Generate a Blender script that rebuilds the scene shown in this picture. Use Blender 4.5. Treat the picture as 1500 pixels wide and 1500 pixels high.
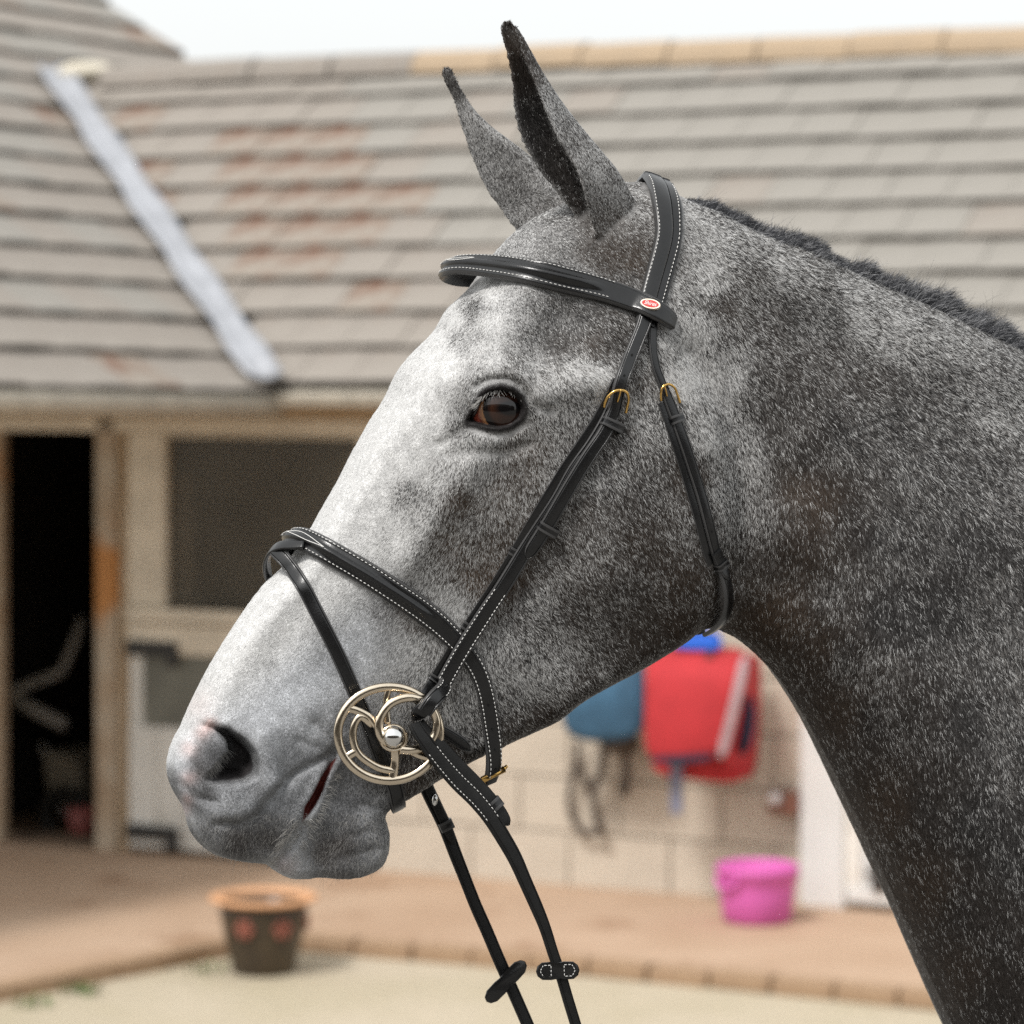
import bpy, bmesh, math, random
import numpy as np
from mathutils import Vector, Matrix
from mathutils.bvhtree import BVHTree

random.seed(7)
RNG = np.random.default_rng(11)
R = math.radians
scene = bpy.context.scene
for o in list(bpy.data.objects):
    bpy.data.objects.remove(o)

# ------------------------------------------------------------------ camera
F = 4950.0            # focal length in photo pixels (photo is 1500 wide)
H = 2.2               # eye height
HV = 516.0            # horizon row in the photo
cam_d = bpy.data.cameras.new("camera")
cam = bpy.data.objects.new("camera", cam_d)
scene.collection.objects.link(cam)
cam.location = (0, 0, H)
cam.rotation_euler = (R(90), 0, 0)
cam_d.sensor_width = 36
cam_d.lens = F * 36 / 1500
cam_d.shift_y = -(750 - HV) / 1500
cam_d.clip_start = 0.05
cam_d.clip_end = 500
cam_d.dof.use_dof = True
cam_d.dof.focus_distance = 2.63
cam_d.dof.aperture_fstop = 8.2
cam_d.dof.aperture_blades = 0
scene.camera = cam

# ------------------------------------------------------------------ world, sun, exposure
SUN_EL, SUN_AZ = 52, 215       # azimuth measured from +Y clockwise (light comes from there)
world = bpy.data.worlds.new("World")
scene.world = world
world.use_nodes = True
wn, wl = world.node_tree.nodes, world.node_tree.links
wn.clear()
wo = wn.new("ShaderNodeOutputWorld")
sky = wn.new("ShaderNodeTexSky")
sky.sky_type = 'NISHITA'
sky.sun_disc = False
sky.sun_elevation = R(SUN_EL)
sky.sun_rotation = R(SUN_AZ)
sky.dust_density = 4.0
hs = wn.new("ShaderNodeHueSaturation")
hs.inputs['Saturation'].default_value = 0.25
b1 = wn.new("ShaderNodeBackground")
b1.inputs[1].default_value = 0.05
b2 = wn.new("ShaderNodeBackground")          # the pale cloud sheet
b2.inputs[0].default_value = (0.93, 0.95, 0.94, 1)
b2.inputs[1].default_value = 0.60
ad = wn.new("ShaderNodeAddShader")
wl.new(sky.outputs[0], hs.inputs['Color'])
wl.new(hs.outputs[0], b1.inputs[0])
wl.new(b1.outputs[0], ad.inputs[0])
wl.new(b2.outputs[0], ad.inputs[1])
wl.new(ad.outputs[0], wo.inputs[0])
sun_d = bpy.data.lights.new("sun", 'SUN')
sun_d.energy = 1.8
sun_d.angle = R(10)
sun_d.color = (1.0, 0.975, 0.94)
sun = bpy.data.objects.new("sun", sun_d)
scene.collection.objects.link(sun)
sdir = Vector((math.sin(R(SUN_AZ)) * math.cos(R(SUN_EL)), math.cos(R(SUN_AZ)) * math.cos(R(SUN_EL)), math.sin(R(SUN_EL))))
sun.rotation_euler = sdir.to_track_quat('Z', 'Y').to_euler()
scene.view_settings.view_transform = 'Standard'
scene.view_settings.look = 'None'
scene.view_settings.exposure = 0.46
scene.view_settings.gamma = 1.0
scene.view_settings.use_curve_mapping = False
scene.render.engine = 'CYCLES'
scene.cycles.use_denoising = False
scene.cycles.denoiser = 'OPENIMAGEDENOISE'
scene.cycles.denoising_input_passes = 'RGB_ALBEDO_NORMAL'
scene.cycles.denoising_prefilter = 'ACCURATE'
scene.cycles.max_bounces = 6
scene.cycles.diffuse_bounces = 3
scene.cycles.sample_clamp_indirect = 8
try:
    scene.cycles_curves.shape = 'RIBBONS'
    scene.cycles_curves.subdivisions = 2
except Exception:
    pass

COL = scene.collection

# ------------------------------------------------------------------ object helpers
def tag(o, label=None, cat=None, group=None, kind=None):
    if label: o['label'] = label
    if cat: o['category'] = cat
    if group: o['group'] = group
    if kind: o['kind'] = kind
    return o

def empty(name, loc=(0, 0, 0), rz=0, **k):
    o = bpy.data.objects.new(name, None)
    o.empty_display_size = 0.05
    o.location = loc
    o.rotation_euler = (0, 0, rz)
    COL.objects.link(o)
    return tag(o, **k)

def mesh_obj(name, verts, faces, mat, parent=None, smooth=True, **k):
    me = bpy.data.meshes.new(name)
    me.from_pydata([tuple(v) for v in verts], [], faces)
    me.update()
    if mat: me.materials.append(mat)
    if smooth:
        me.polygons.foreach_set('use_smooth', [True] * len(me.polygons))
    o = bpy.data.objects.new(name, me)
    COL.objects.link(o)
    if parent: o.parent = parent
    return tag(o, **k)

class MB:
    """collects pieces of one mesh"""
    def __init__(s): s.v, s.f = [], []
    def add(s, v, f):
        n = len(s.v)
        s.v += [tuple(p) for p in v]
        s.f += [tuple(i + n for i in q) for q in f]
        return s
    def box(s, lo, hi, jit=0.0):
        x0, y0, z0 = lo; x1, y1, z1 = hi
        v = [(x0,y0,z0),(x1,y0,z0),(x1,y1,z0),(x0,y1,z0),(x0,y0,z1),(x1,y0,z1),(x1,y1,z1),(x0,y1,z1)]
        if jit: v = [tuple(c + random.uniform(-jit, jit) for c in p) for p in v]
        return s.add(v, [(0,3,2,1),(4,5,6,7),(0,1,5,4),(1,2,6,5),(2,3,7,6),(3,0,4,7)])
    def tube(s, pts, r, n=8, closed=False, cap=True):
        pts = [Vector(p) for p in pts]
        m = len(pts)
        rr = r if isinstance(r, (list, tuple)) else [r] * m
        up = Vector((0.3, 0.2, 0.93)).normalized()
        base = len(s.v)
        for i, p in enumerate(pts):
            a = pts[(i - 1) % m] if (closed or i > 0) else p
            b = pts[(i + 1) % m] if (closed or i < m - 1) else p
            t = (b - a).normalized()
            u = (up - t * up.dot(t))
            if u.length < 1e-4: u = t.orthogonal()
            u.normalize(); w = t.cross(u)
            for k in range(n):
                an = 2 * math.pi * k / n
                s.v.append(tuple(p + (u * math.cos(an) + w * math.sin(an)) * rr[i]))
            up = u
        for i in range(m if closed else m - 1):
            j = (i + 1) % m
            for k in range(n):
                k2 = (k + 1) % n
                s.f.append((base + i*n + k, base + i*n + k2, base + j*n + k2, base + j*n + k))
        if cap and not closed:
            s.f.append(tuple(base + k for k in range(n))[::-1])
            s.f.append(tuple(base + (m-1)*n + k for k in range(n)))
        return s
    def lathe(s, prof, c=(0,0,0), n=32):
        base = len(s.v); m = len(prof)
        for (r, z) in prof:
            for k in range(n):
                a = 2*math.pi*k/n
                s.v.append((c[0]+r*math.cos(a), c[1]+r*math.sin(a), c[2]+z))
        for i in range(m-1):
            for k in range(n):
                k2 = (k+1) % n
                s.f.append((base+i*n+k, base+i*n+k2, base+(i+1)*n+k2, base+(i+1)*n+k))
        return s
    def ball(s, c, r, nu=16, nv=10, sc=(1,1,1)):
        base = len(s.v)
        for j in range(nv+1):
            th = math.pi*j/nv
            for k in range(nu):
                ph = 2*math.pi*k/nu
                s.v.append((c[0]+sc[0]*r*math.sin(th)*math.cos(ph), c[1]+sc[1]*r*math.sin(th)*math.sin(ph), c[2]+sc[2]*r*math.cos(th)))
        for j in range(nv):
            for k in range(nu):
                k2=(k+1)%nu
                s.f.append((base+j*nu+k, base+(j+1)*nu+k, base+(j+1)*nu+k2, base+j*nu+k2))
        return s
    def slab(s, poly, off):
        """closed prism: planar-ish polygon of 3d points pushed along vector off"""
        n = len(poly); off = Vector(off)
        v = [Vector(p) for p in poly] + [Vector(p) + off for p in poly]
        f = [tuple(range(n))[::-1], tuple(range(n, 2*n))]
        for i in range(n):
            j = (i+1) % n
            f.append((i, j, n+j, n+i))
        return s.add(v, f)
    def build(s, name, mat, parent=None, smooth=False, bevel=0, **k):
        o = mesh_obj(name, s.v, s.f, mat, parent, smooth, **k)
        bm = bmesh.new(); bm.from_mesh(o.data)
        bmesh.ops.recalc_face_normals(bm, faces=bm.faces)
        bm.to_mesh(o.data); bm.free()
        if bevel:
            m = o.modifiers.new("bevel", 'BEVEL'); m.width = bevel; m.segments = 2; m.limit_method = 'ANGLE'
        return o

def catmull(pts, step):
    """resample a list of equal-length tuples with a centripetal-ish Catmull-Rom spline; step in the units of the first two coords"""
    P = np.array(pts, float)
    P = np.vstack([2*P[0]-P[1], P, 2*P[-1]-P[-2]])
    out = []
    for i in range(1, len(P)-2):
        n = max(1, int(np.ceil(np.linalg.norm((P[i+1]-P[i])[:2]) / step)))
        for k in range(n):
            t = k/n
            out.append(0.5*((2*P[i]) + (-P[i-1]+P[i+1])*t + (2*P[i-1]-5*P[i]+4*P[i+1]-P[i+2])*t*t + (-P[i-1]+3*P[i]-3*P[i+1]+P[i+2])*t**3))
    out.append(P[-2])
    return np.array(out)

# ------------------------------------------------------------------ materials
def mat(name, col, rough=0.6, metal=0.0, spec=0.5, var=0.0, scale=20.0, bump=0.0, bscale=60.0, var2=None, coat=0.0, dirt=None):
    """principled material with procedural noise colour variation and fine relief.
    var2: second colour mixed by noise; dirt: (colour, scale, threshold) blotches"""
    m = bpy.data.materials.new(name)
    m.use_nodes = True
    n, l = m.node_tree.nodes, m.node_tree.links
    p = n['Principled BSDF']
    p.inputs['Roughness'].default_value = rough
    p.inputs['Metallic'].default_value = metal
    p.inputs['Specular IOR Level'].default_value = spec
    p.inputs['Coat Weight'].default_value = coat
    c = (*col, 1)
    p.inputs['Base Color'].default_value = c
    tc = n.new('ShaderNodeTexCoord')
    out = None
    if var or var2:
        no = n.new('ShaderNodeTexNoise'); no.inputs['Scale'].default_value = scale; no.inputs['Detail'].default_value = 6
        no.inputs['Roughness'].default_value = 0.65
        l.new(tc.outputs['Object'], no.inputs['Vector'])
        mx = n.new('ShaderNodeMix'); mx.data_type = 'RGBA'
        v2 = var2 if var2 else tuple(x*(1-var) for x in col)
        mx.inputs['A'].default_value = c if var2 else (*[min(1, x*(1+var)) for x in col], 1)
        mx.inputs['B'].default_value = (*v2, 1)
        mr = n.new('ShaderNodeMapRange'); mr.inputs['From Min'].default_value = 0.35; mr.inputs['From Max'].default_value = 0.65
        l.new(no.outputs['Fac'], mr.inputs['Value']); l.new(mr.outputs[0], mx.inputs['Factor'])
        out = mx.outputs['Result']
    if dirt:
        dc, ds, dt = dirt
        no2 = n.new('ShaderNodeTexNoise'); no2.inputs['Scale'].default_value = ds; no2.inputs['Detail'].default_value = 8; no2.inputs['Roughness'].default_value = 0.7
        l.new(tc.outputs['Object'], no2.inputs['Vector'])
        mr2 = n.new('ShaderNodeMapRange'); mr2.inputs['From Min'].default_value = dt; mr2.inputs['From Max'].default_value = dt+0.12
        l.new(no2.outputs['Fac'], mr2.inputs['Value'])
        mx2 = n.new('ShaderNodeMix'); mx2.data_type = 'RGBA'
        if out: l.new(out, mx2.inputs['A'])
        else: mx2.inputs['A'].default_value = c
        mx2.inputs['B'].default_value = (*dc, 1)
        l.new(mr2.outputs[0], mx2.inputs['Factor'])
        out = mx2.outputs['Result']
    if out: l.new(out, p.inputs['Base Color'])
    if bump:
        nb = n.new('ShaderNodeTexNoise'); nb.inputs['Scale'].default_value = bscale; nb.inputs['Detail'].default_value = 8
        l.new(tc.outputs['Object'], nb.inputs['Vector'])
        bp = n.new('ShaderNodeBump'); bp.inputs['Strength'].default_value = 1.0; bp.inputs['Distance'].default_value = bump
        l.new(nb.outputs['Fac'], bp.inputs['Height']); l.new(bp.outputs[0], p.inputs['Normal'])
    return m

M_LEATHER = mat("black_leather", (0.0055, 0.0055, 0.006), 0.27, spec=0.65, var=0.3, scale=90, bump=0.00012, bscale=900)
M_LEATHER_MATT = mat("black_leather_flesh_side", (0.008, 0.0078, 0.0075), 0.5, spec=0.35, var=0.3, scale=120, bump=0.0002, bscale=1400)
M_PAD = mat("soft_black_padding", (0.018, 0.018, 0.019), 0.5, spec=0.4, bump=0.00015, bscale=700)
M_EDGE = mat("burnished_edge_highlight", (0.055, 0.054, 0.054), 0.32, spec=0.5)  # burnished edge, painted paler than the leather to draw highlight lines
M_THREAD = mat("white_thread", (0.78, 0.77, 0.74), 0.7)
M_HOLE = mat("punched_hole", (0.002, 0.002, 0.002), 0.9)
M_BRASS = mat("brass", (0.80, 0.50, 0.16), 0.22, metal=1.0, var=0.12, scale=80)
M_BIT = mat("german_silver", (0.86, 0.74, 0.58), 0.17, metal=1.0, var=0.08, scale=60, bump=0.00006, bscale=300)
M_CHROME = mat("polished_steel", (0.86, 0.85, 0.83), 0.07, metal=1.0)
M_RED = mat("red_enamel", (0.55, 0.035, 0.03), 0.3, spec=0.5)
M_RIM = mat("pale_badge_metal", (0.82, 0.72, 0.60), 0.3, metal=0.6)
M_WHITE = mat("white_lettering", (0.85, 0.82, 0.80), 0.5)

# ------------------------------------------------------------------ photo geometry: pixel <-> place
CAM = np.array([0.0, 0.0, H])
D = 2.70
TH = R(14)
S = np.array([math.cos(TH), math.sin(TH), 0.0])        # towards the withers
L = np.array([math.sin(TH), -math.cos(TH), 0.0])       # towards the near (visible) side of the horse
Z = np.array([0.0, 0.0, 1.0])
P0 = np.array([0.0, D, 0.0])
MM = 0.001

def rays(u, v):
    u = np.asarray(u, float); v = np.asarray(v, float)
    return np.stack([(u-750)/F, np.ones_like(u), -(v-HV)/F], -1)

def at_l(u, v, l):
    """point seen at pixel (u,v) that lies l metres to the near side of the horse's middle plane"""
    d = rays(u, v)
    k = (np.dot(P0-CAM, L) + np.asarray(l, float)) / (d @ L)
    return CAM + d * k[..., None]

def project(p):
    q = np.asarray(p) - CAM
    return np.stack([750 + F*q[..., 0]/q[..., 1], HV - F*q[..., 2]/q[..., 1]], -1)

def plane_uv(u, v, l):
    """pixel of the foot, on the middle plane, of the point seen at (u,v) at lateral offset l"""
    p = at_l(u, v, l)
    return project(p - np.asarray(l, float)[..., None]*L)

def from_plane(u, v, l):
    return at_l(u, v, np.zeros_like(np.asarray(u, float))) + np.asarray(l, float)[..., None]*L

def at_depth(u, v, y):
    return Vector(((u-750)/F*y, y, H-(v-HV)/F*y))
# ==================================================================== HORSE
# outline of head and neck: photo pixel, lateral offset of the visible contour (mm), rounding radius (px)
OUT = [(935,266,0,60),(900,268,0,60),(860,280,0,60),(815,303,0,55),(775,324,0,50),(745,350,0,48),(715,386,0,48),(688,424,0,46),(660,450,0,46),(640,484,0,44),
 (616,508,0,42),(596,530,0,40),(582,552,0,38),(572,574,0,36),(562,592,0,34),(548,612,0,32),(532,640,0,30),(516,668,0,30),(500,700,0,30),(478,738,0,30),(457,775,0,30),(436,804,0,30),
 (414,832,0,30),(392,852,0,30),(371,877,0,30),(352,904,0,30),(336,928,0,30),(320,954,0,30),(307,976,0,30),(295,999,0,28),(279,1032,0,26),(266,1062,0,24),(254,1086,0,24),
 (247,1106,0,24),(244,1126,0,24),(248,1146,0,24),(257,1164,0,24),(266,1178,0,24),(272,1194,0,24),(276,1212,0,24),(289,1232,0,24),(314,1251,0,24),(351,1261,0,24),
 (388,1265,0,22),(399,1273,0,18),(424,1286,0,20),(450,1287,0,22),(466,1285,0,22),(498,1287,0,24),(523,1285,0,24),(545,1276,0,24),(560,1262,0,24),(567,1240,0,24),(567,1214,0,24),
 (563,1194,4,26),(574,1186,10,26),(597,1176,16,28),(626,1162,22,30),(652,1147,26,32),(707,1118,32,34),(736,1107,34,36),(750,1099,36,36),(790,1081,38,38),(826,1064,40,38),
 (862,1036,42,40),(906,1012,44,40),(946,991,44,42),(974,974,42,44),(1006,952,36,50),(1030,934,30,56),(1046,926,24,60),(1062,925,20,70),(1090,939,15,80),(1118,964,10,95),
 (1142,991,8,105),(1174,1038,5,115),(1202,1086,5,125),(1246,1172,5,135),(1274,1229,5,140),(1302,1290,5,150),(1326,1342,5,155),(1350,1396,5,160),(1398,1500,5,170),(1440,1590,0,180),(1490,1700,0,190),(1540,1820,0,190),
 (1860,1820,0,190),(1860,735,0,120),(1750,660,0,90),(1650,600,0,80),(1560,548,0,74),(1500,514,0,72),(1463,496,0,70),(1390,460,0,66),(1317,427,0,62),(1243,394,0,58),
 (1185,365,0,54),(1126,345,0,50),(1078,323,0,48),(1045,306,0,46),(1001,290,0,46),(975,272,0,50)]
# half width of the body (mm) at points given by photo pixel
TC = [(930,290,38),(880,300,50),(820,330,58),(760,370,55),(720,420,56),(680,480,58),(640,530,58),(600,590,54),(560,650,48),(520,710,44),(480,780,42),(440,840,40),(400,900,38),(360,960,37),(320,1020,36),(285,1080,34),(270,1125,34),
 (740,470,78),(700,530,82),(735,545,96),(728,595,96),(690,600,86),(780,560,99),(775,620,94),(730,650,88),(820,500,84),(860,540,92),(930,500,80),(880,440,74),(930,400,62),(960,330,50),(850,600,94),(920,600,88),
 (680,690,80),(640,740,72),(600,800,62),(560,850,56),(520,900,51),(480,950,48),(440,1000,47),(400,1040,48),(620,640,66),(580,700,56),(540,780,51),
 (760,720,84),(720,780,74),(680,840,64),(640,900,56),(600,960,50),(560,1000,47),(520,1040,46),
 (850,700,89),(900,750,90),(950,700,90),(900,850,84),(950,850,82),(1000,800,84),(1000,700,86),(850,800,83),(800,850,74),(760,900,66),(720,960,57),(680,1010,50),(640,1050,45),(860,920,70),(920,920,70),(980,900,72),(1030,850,76),(820,1000,58),(760,1040,50),(700,1080,44),(660,1110,39),(620,1140,34),(900,980,60),(1010,920,64),(1040,880,70),(1050,760,82),(1040,650,84),(1000,600,84),(980,540,80),
 (460,1080,48),(420,1120,49),(380,1120,50),(400,1160,49),(340,1080,45),(300,1120,44),(300,1170,42),(350,1190,46),(400,1210,44),(440,1160,46),(340,1235,38),(390,1250,34),(480,1110,45),(500,1080,46),(280,1200,33),
 (520,1130,38),(500,1180,34),(540,1200,34),(500,1240,32),(450,1250,28),(560,1160,34),(580,1130,38),
 (1090,900,46),(1080,850,56),(1100,820,62),(1110,740,68),(1100,640,68),(1065,540,68),(1045,440,62),(1010,380,52),(1030,320,36),
 (1150,950,66),(1160,800,74),(1160,650,76),(1120,500,66),(1100,400,46),(1200,420,42),(1200,520,66),(1250,650,84),(1220,750,84),(1250,850,90),(1200,980,80),(1250,1050,92),(1300,450,42),(1320,560,72),(1350,700,96),(1350,850,108),(1350,1000,114),(1300,1150,105),(1350,1250,118),(1400,1100,125),(1450,950,124),(1450,780,112),(1420,620,80),(1420,500,45),(1480,560,58),(1500,700,100),(1420,1350,132),(1500,1200,145),(1450,1480,140),(1550,900,135),(1600,1400,165),(1700,1000,160),(1700,1700,180),(1550,1700,165),(1800,800,120),(1800,1200,175),(1850,1500,185),(1800,720,70),(1650,640,60),(1850,1800,190)]

def tps_fit(cp, val, lam=0.02):
    n = len(cp); c = cp/100.0
    d2 = ((c[:, None]-c[None])**2).sum(-1)
    K = 0.5*d2*np.log(d2+1e-9) + lam*np.eye(n)
    P = np.hstack([np.ones((n, 1)), c])
    A = np.zeros((n+3, n+3)); A[:n, :n] = K; A[:n, n:] = P; A[n:, :n] = P.T
    w = np.linalg.solve(A, np.concatenate([val, np.zeros(3)]))
    return cp, w

def tps_eval(fit, q):
    cp, w = fit; n = len(cp); out = np.empty(len(q))
    for i in range(0, len(q), 20000):
        b = q[i:i+20000]/100.0
        d2 = ((b[:, None]-(cp/100.0)[None])**2).sum(-1)
        out[i:i+20000] = (0.5*d2*np.log(d2+1e-9)) @ w[:n] + w[n] + b @ w[n+1:]
    return out

def poly_dist(q, poly, closed=True, vals=None):
    """signed distance (inside positive when closed) to a polyline, and the value carried by the nearest point"""
    q = np.asarray(q, float); poly = np.asarray(poly, float)
    a = poly; b = np.roll(poly, -1, 0)
    if not closed: a, b = poly[:-1], poly[1:]
    ab = b-a; L2 = (ab**2).sum(1)+1e-12
    out = np.empty(len(q)); vo = np.zeros(len(q)); npt = np.empty((len(q), 2))
    for i in range(0, len(q), 20000):
        p = q[i:i+20000]
        t = np.clip(((p[:, None]-a[None])*ab[None]).sum(-1)/L2, 0, 1)
        c = a[None]+t[..., None]*ab[None]
        d2 = ((p[:, None]-c)**2).sum(-1)
        k = d2.argmin(1); r = np.arange(len(p))
        d = np.sqrt(d2[r, k]); tt = t[r, k]; npt[i:i+20000] = c[r, k]
        if vals is not None:
            va = np.asarray(vals, float); vb = np.roll(va, -1) if closed else va[1:]
            vo[i:i+20000] = va[k]*(1-tt)+vb[k]*tt
        if closed:
            y0, y1 = a[:, 1][None], b[:, 1][None]
            cr = ((y0 > p[:, 1:2]) != (y1 > p[:, 1:2])) & (p[:, 0:1] < (b[:, 0]-a[:, 0])[None]*(p[:, 1:2]-y0)/(y1-y0+1e-12)+a[:, 0][None])
            ins = (cr.sum(1) % 2) == 1
            d = np.where(ins, d, -d)
        out[i:i+20000] = d
    return out, vo, npt

def smooth01(x, lo, hi):
    t = np.clip((x-lo)/(hi-lo), 0, 1)
    return t*t*(3-2*t)

def gridded(fn, q, cell):
    """evaluate a slow smooth function of 2d points on a coarse grid and interpolate"""
    lo = np.floor(q.min(0)/cell).astype(int)-1; hi = np.ceil(q.max(0)/cell).astype(int)+2
    gx, gy = np.meshgrid(np.arange(lo[0], hi[0]), np.arange(lo[1], hi[1]))
    g = fn(np.stack([gx.ravel(), gy.ravel()], 1)*float(cell))
    g = g.reshape(gx.shape + g.shape[1:])
    p = q/cell-lo; i = np.floor(p).astype(int); f = p-i
    fx, fy = (f[:, 0], f[:, 1]) if g.ndim == 2 else (f[:, :1], f[:, 1:2])
    a, b = i[:, 0], i[:, 1]
    return (g[b, a]*(1-fx)+g[b, a+1]*fx)*(1-fy)+(g[b+1, a]*(1-fx)+g[b+1, a+1]*fx)*fy

OUT = np.array(OUT, float)
_c = catmull([tuple(r) for r in np.vstack([OUT, OUT[:1]])], 13)[:-1]
OPL = plane_uv(_c[:, 0], _c[:, 1], _c[:, 2]*MM)
ORAD = _c[:, 3]
TC = np.array(TC, float)
TFIT = tps_fit(plane_uv(TC[:, 0], TC[:, 1], TC[:, 2]*MM), TC[:, 2])

def pl(pts, T):
    """photo pixels on the near surface (at about T mm) -> middle-plane pixels"""
    a = np.array(pts, float)
    return plane_uv(a[:, 0], a[:, 1], np.full(len(a), T*MM))

EYE_OPEN = [(688,618),(697,602),(703,588),(709,578),(718,572),(733,569),(750,573),(761,583),(767,598),(762,612),(748,622),(731,626),(714,624),(700,620)]
NOSTRIL = [(316,1066),(338,1068),(360,1082),(374,1099),(380,1120),(377,1136),(360,1148),(337,1152),(310,1150),(298,1143),(309,1129),(323,1116),(334,1101),(332,1089),(322,1077)]
MOUTH = [(495,1107),(483,1117),(470,1138),(459,1161),(446,1182),(442,1205),(453,1193),(464,1177),(473,1159),(480,1138)]

# relief on the near surface: ridges and grooves (polyline, T, height mm, half width px)
LINES = [
 ([(712,640),(670,712),(630,775),(602,830)], 74, 5.0, 17),           # facial crest
 ([(590,640),(545,715),(500,800),(455,880),(405,955),(365,1015)], 45, -1.6, 14),  # beside the nasal bone
 ([(700,566),(718,556),(740,554),(760,563),(772,578)], 97, -3.5, 4),   # crease of the upper lid
 ([(694,560),(714,545),(742,542),(770,553)], 98, 3.2, 9),              # brow
 ([(770,586),(792,598),(806,602)], 97, -2.6, 5),
 ([(700,628),(722,637),(748,634),(765,622)], 94, -2.6, 4),             # below the eye
 ([(688,622),(668,640),(650,652)], 84, -3.2, 6),
 ([(660,668),(700,662),(740,664),(775,650)], 88, -2, 7),
 ([(690,545),(678,575),(672,605)], 84, -2.5, 9),
 ([(832,352),(850,390),(890,420)], 66, -3, 16),
 ([(830,470),(800,505),(790,520)], 85, -7, 24),                    # hollow above the eye
 ([(800,575),(850,566),(910,556)], 95, 4, 15),                     # zygomatic arch
 ([(322,1207),(351,1207),(377,1192),(402,1160),(435,1131),(487,1106)], 46, -4.5, 4.5),   # fold from nostril to mouth corner
 ([(325,1196),(352,1194),(378,1176),(402,1146)], 47, 4, 11),
 ([(442,1205),(430,1232),(414,1254),(401,1271)], 33, -7, 4),       # line of the lips
 ([(424,1202),(410,1232),(396,1252)], 37, 1.6, 10),
 ([(464,1195),(450,1225),(436,1262)], 31, 2.2, 12),
 ([(300,1066),(318,1069),(334,1072)], 44, -5, 4.5), ([(290,1088),(304,1076),(316,1070)], 43, -2.5, 5), ([(268,1152),(288,1170),(312,1174)], 43, -4.0, 5),
 ([(408,1110),(420,1140),(404,1172)], 50, -2.5, 9), ([(462,1148),(436,1196),(418,1236)], 42, 2.5, 8),
 ([(493,1102),(484,1116)], 45, -4, 6),
 ([(462,1060),(490,1088),(500,1104)], 46, -2.6, 6),
 ([(440,1085),(470,1098)], 48, -1.8, 5),
 ([(300,1000),(280,1052),(276,1100)], 36, 1.0, 10),
 ([(282,1075),(282,1110),(287,1150),(293,1178),(290,1215)], 40, -2.4, 6),
 ([(1048,918),(1074,872),(1092,800),(1088,700),(1062,600),(1012,520)], 70, -6.0, 15),   # behind the jaw
 ([(1105,930),(1160,1000),(1215,1120),(1280,1290),(1340,1440)], 85, -8, 26),           # jugular groove
 ([(1180,760),(1240,920),(1290,1080),(1340,1300)], 92, 6, 32),
 ([(1090,390),(1200,430),(1320,480),(1450,560)], 50, 4, 30),
 ([(1130,470),(1230,520),(1340,600),(1450,690)], 66, -6, 30),
 ([(760,960),(800,1000),(850,1030)], 56, 3, 24),
 ([(510,1225),(540,1216),(560,1222)], 32, -1.0, 4),
 ([(500,1255),(530,1248),(556,1240)], 32, -1.1, 4),
 ([(530,1178),(556,1184)], 34, -1.8, 4),
]
# round bumps (u, v, T, height mm, half width px)
BUMPS = [(290,1114,45,4.0,20),(316,1090,46,4.5,13),(396,1112,50,6.5,16),(386,1078,49,5,15),(345,1172,47,5.5,15),(390,1148,49,5,14),(280,1160,38,3.0,15),(340,1225,40,3.0,30),(420,1195,45,2,24),
         (520,1225,34,4,34),(728,545,97,2,26),(700,1000,52,2.5,34),(905,770,88,4,90),(650,560,66,2.5,30),(760,500,82,-2,26),(470,1130,46,1.5,16)]
_LN = [(pl(p, T), h, w) for p, T, h, w in LINES]
_BP = [(pl([(u, v)], T)[0], h, w) for u, v, T, h, w in BUMPS]
_EYEP, _NOSP, _MOUP = pl(EYE_OPEN, 95), pl(NOSTRIL, 46), pl(MOUTH, 42)

def half_width(q):
    """half width of the body (mm) at middle-plane pixels q"""
    d, r, _ = poly_dist(q, OPL, True, ORAD)
    T = np.maximum(gridded(lambda g: tps_eval(TFIT, g), q, 9), 18)
    x = np.clip(1-np.clip(d, 0, None)/r, 0, 1)
    T = T*np.sqrt(np.clip(1-x*x, 0, 1))
    for P, h, w in _LN:
        lo, hi = P.min(0)-4*w, P.max(0)+4*w
        k = np.where(((q > lo) & (q < hi)).all(1))[0]
        if len(k):
            dd = poly_dist(q[k], P, False)[0]
            # fade towards the ends of the line
            T[k] += h*np.exp(-0.5*(dd/w)**2)
    for P, h, w in _BP:
        dd = ((q-P)**2).sum(1)
        T += h*np.exp(-0.5*dd/(w*w))
    for P, dep, e0, e1 in ((_EYEP, 13, -1.0, 6), (_MOUP, 10, -1, 5)):
        lo, hi = P.min(0)-20, P.max(0)+20
        k = np.where(((q > lo) & (q < hi)).all(1))[0]
        if len(k):
            dd = poly_dist(q[k], P, True)[0]
            T[k] -= dep*smooth01(dd, e0, e1)
            if dep == 13: T[k] += 1.8*np.exp(-0.5*((dd+3.5)/3.0)**2)
            else: T[k] += 1.5*np.exp(-0.5*((dd+4)/3.5)**2)
    P = _NOSP
    lo, hi = P.min(0)-30, P.max(0)+30
    k = np.where(((q > lo) & (q < hi)).all(1))[0]
    dd = poly_dist(q[k], P, True)[0]
    T[k] -= 33*smooth01(dd, -2.5, 11+20*smooth01(q[k, 1]-P[:, 1].mean()-.5*(q[k, 0]-P[:, 0].mean()), 5, 30))
    return np.where(d > 0, np.maximum(T, 1.2), 0.0), d

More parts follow.
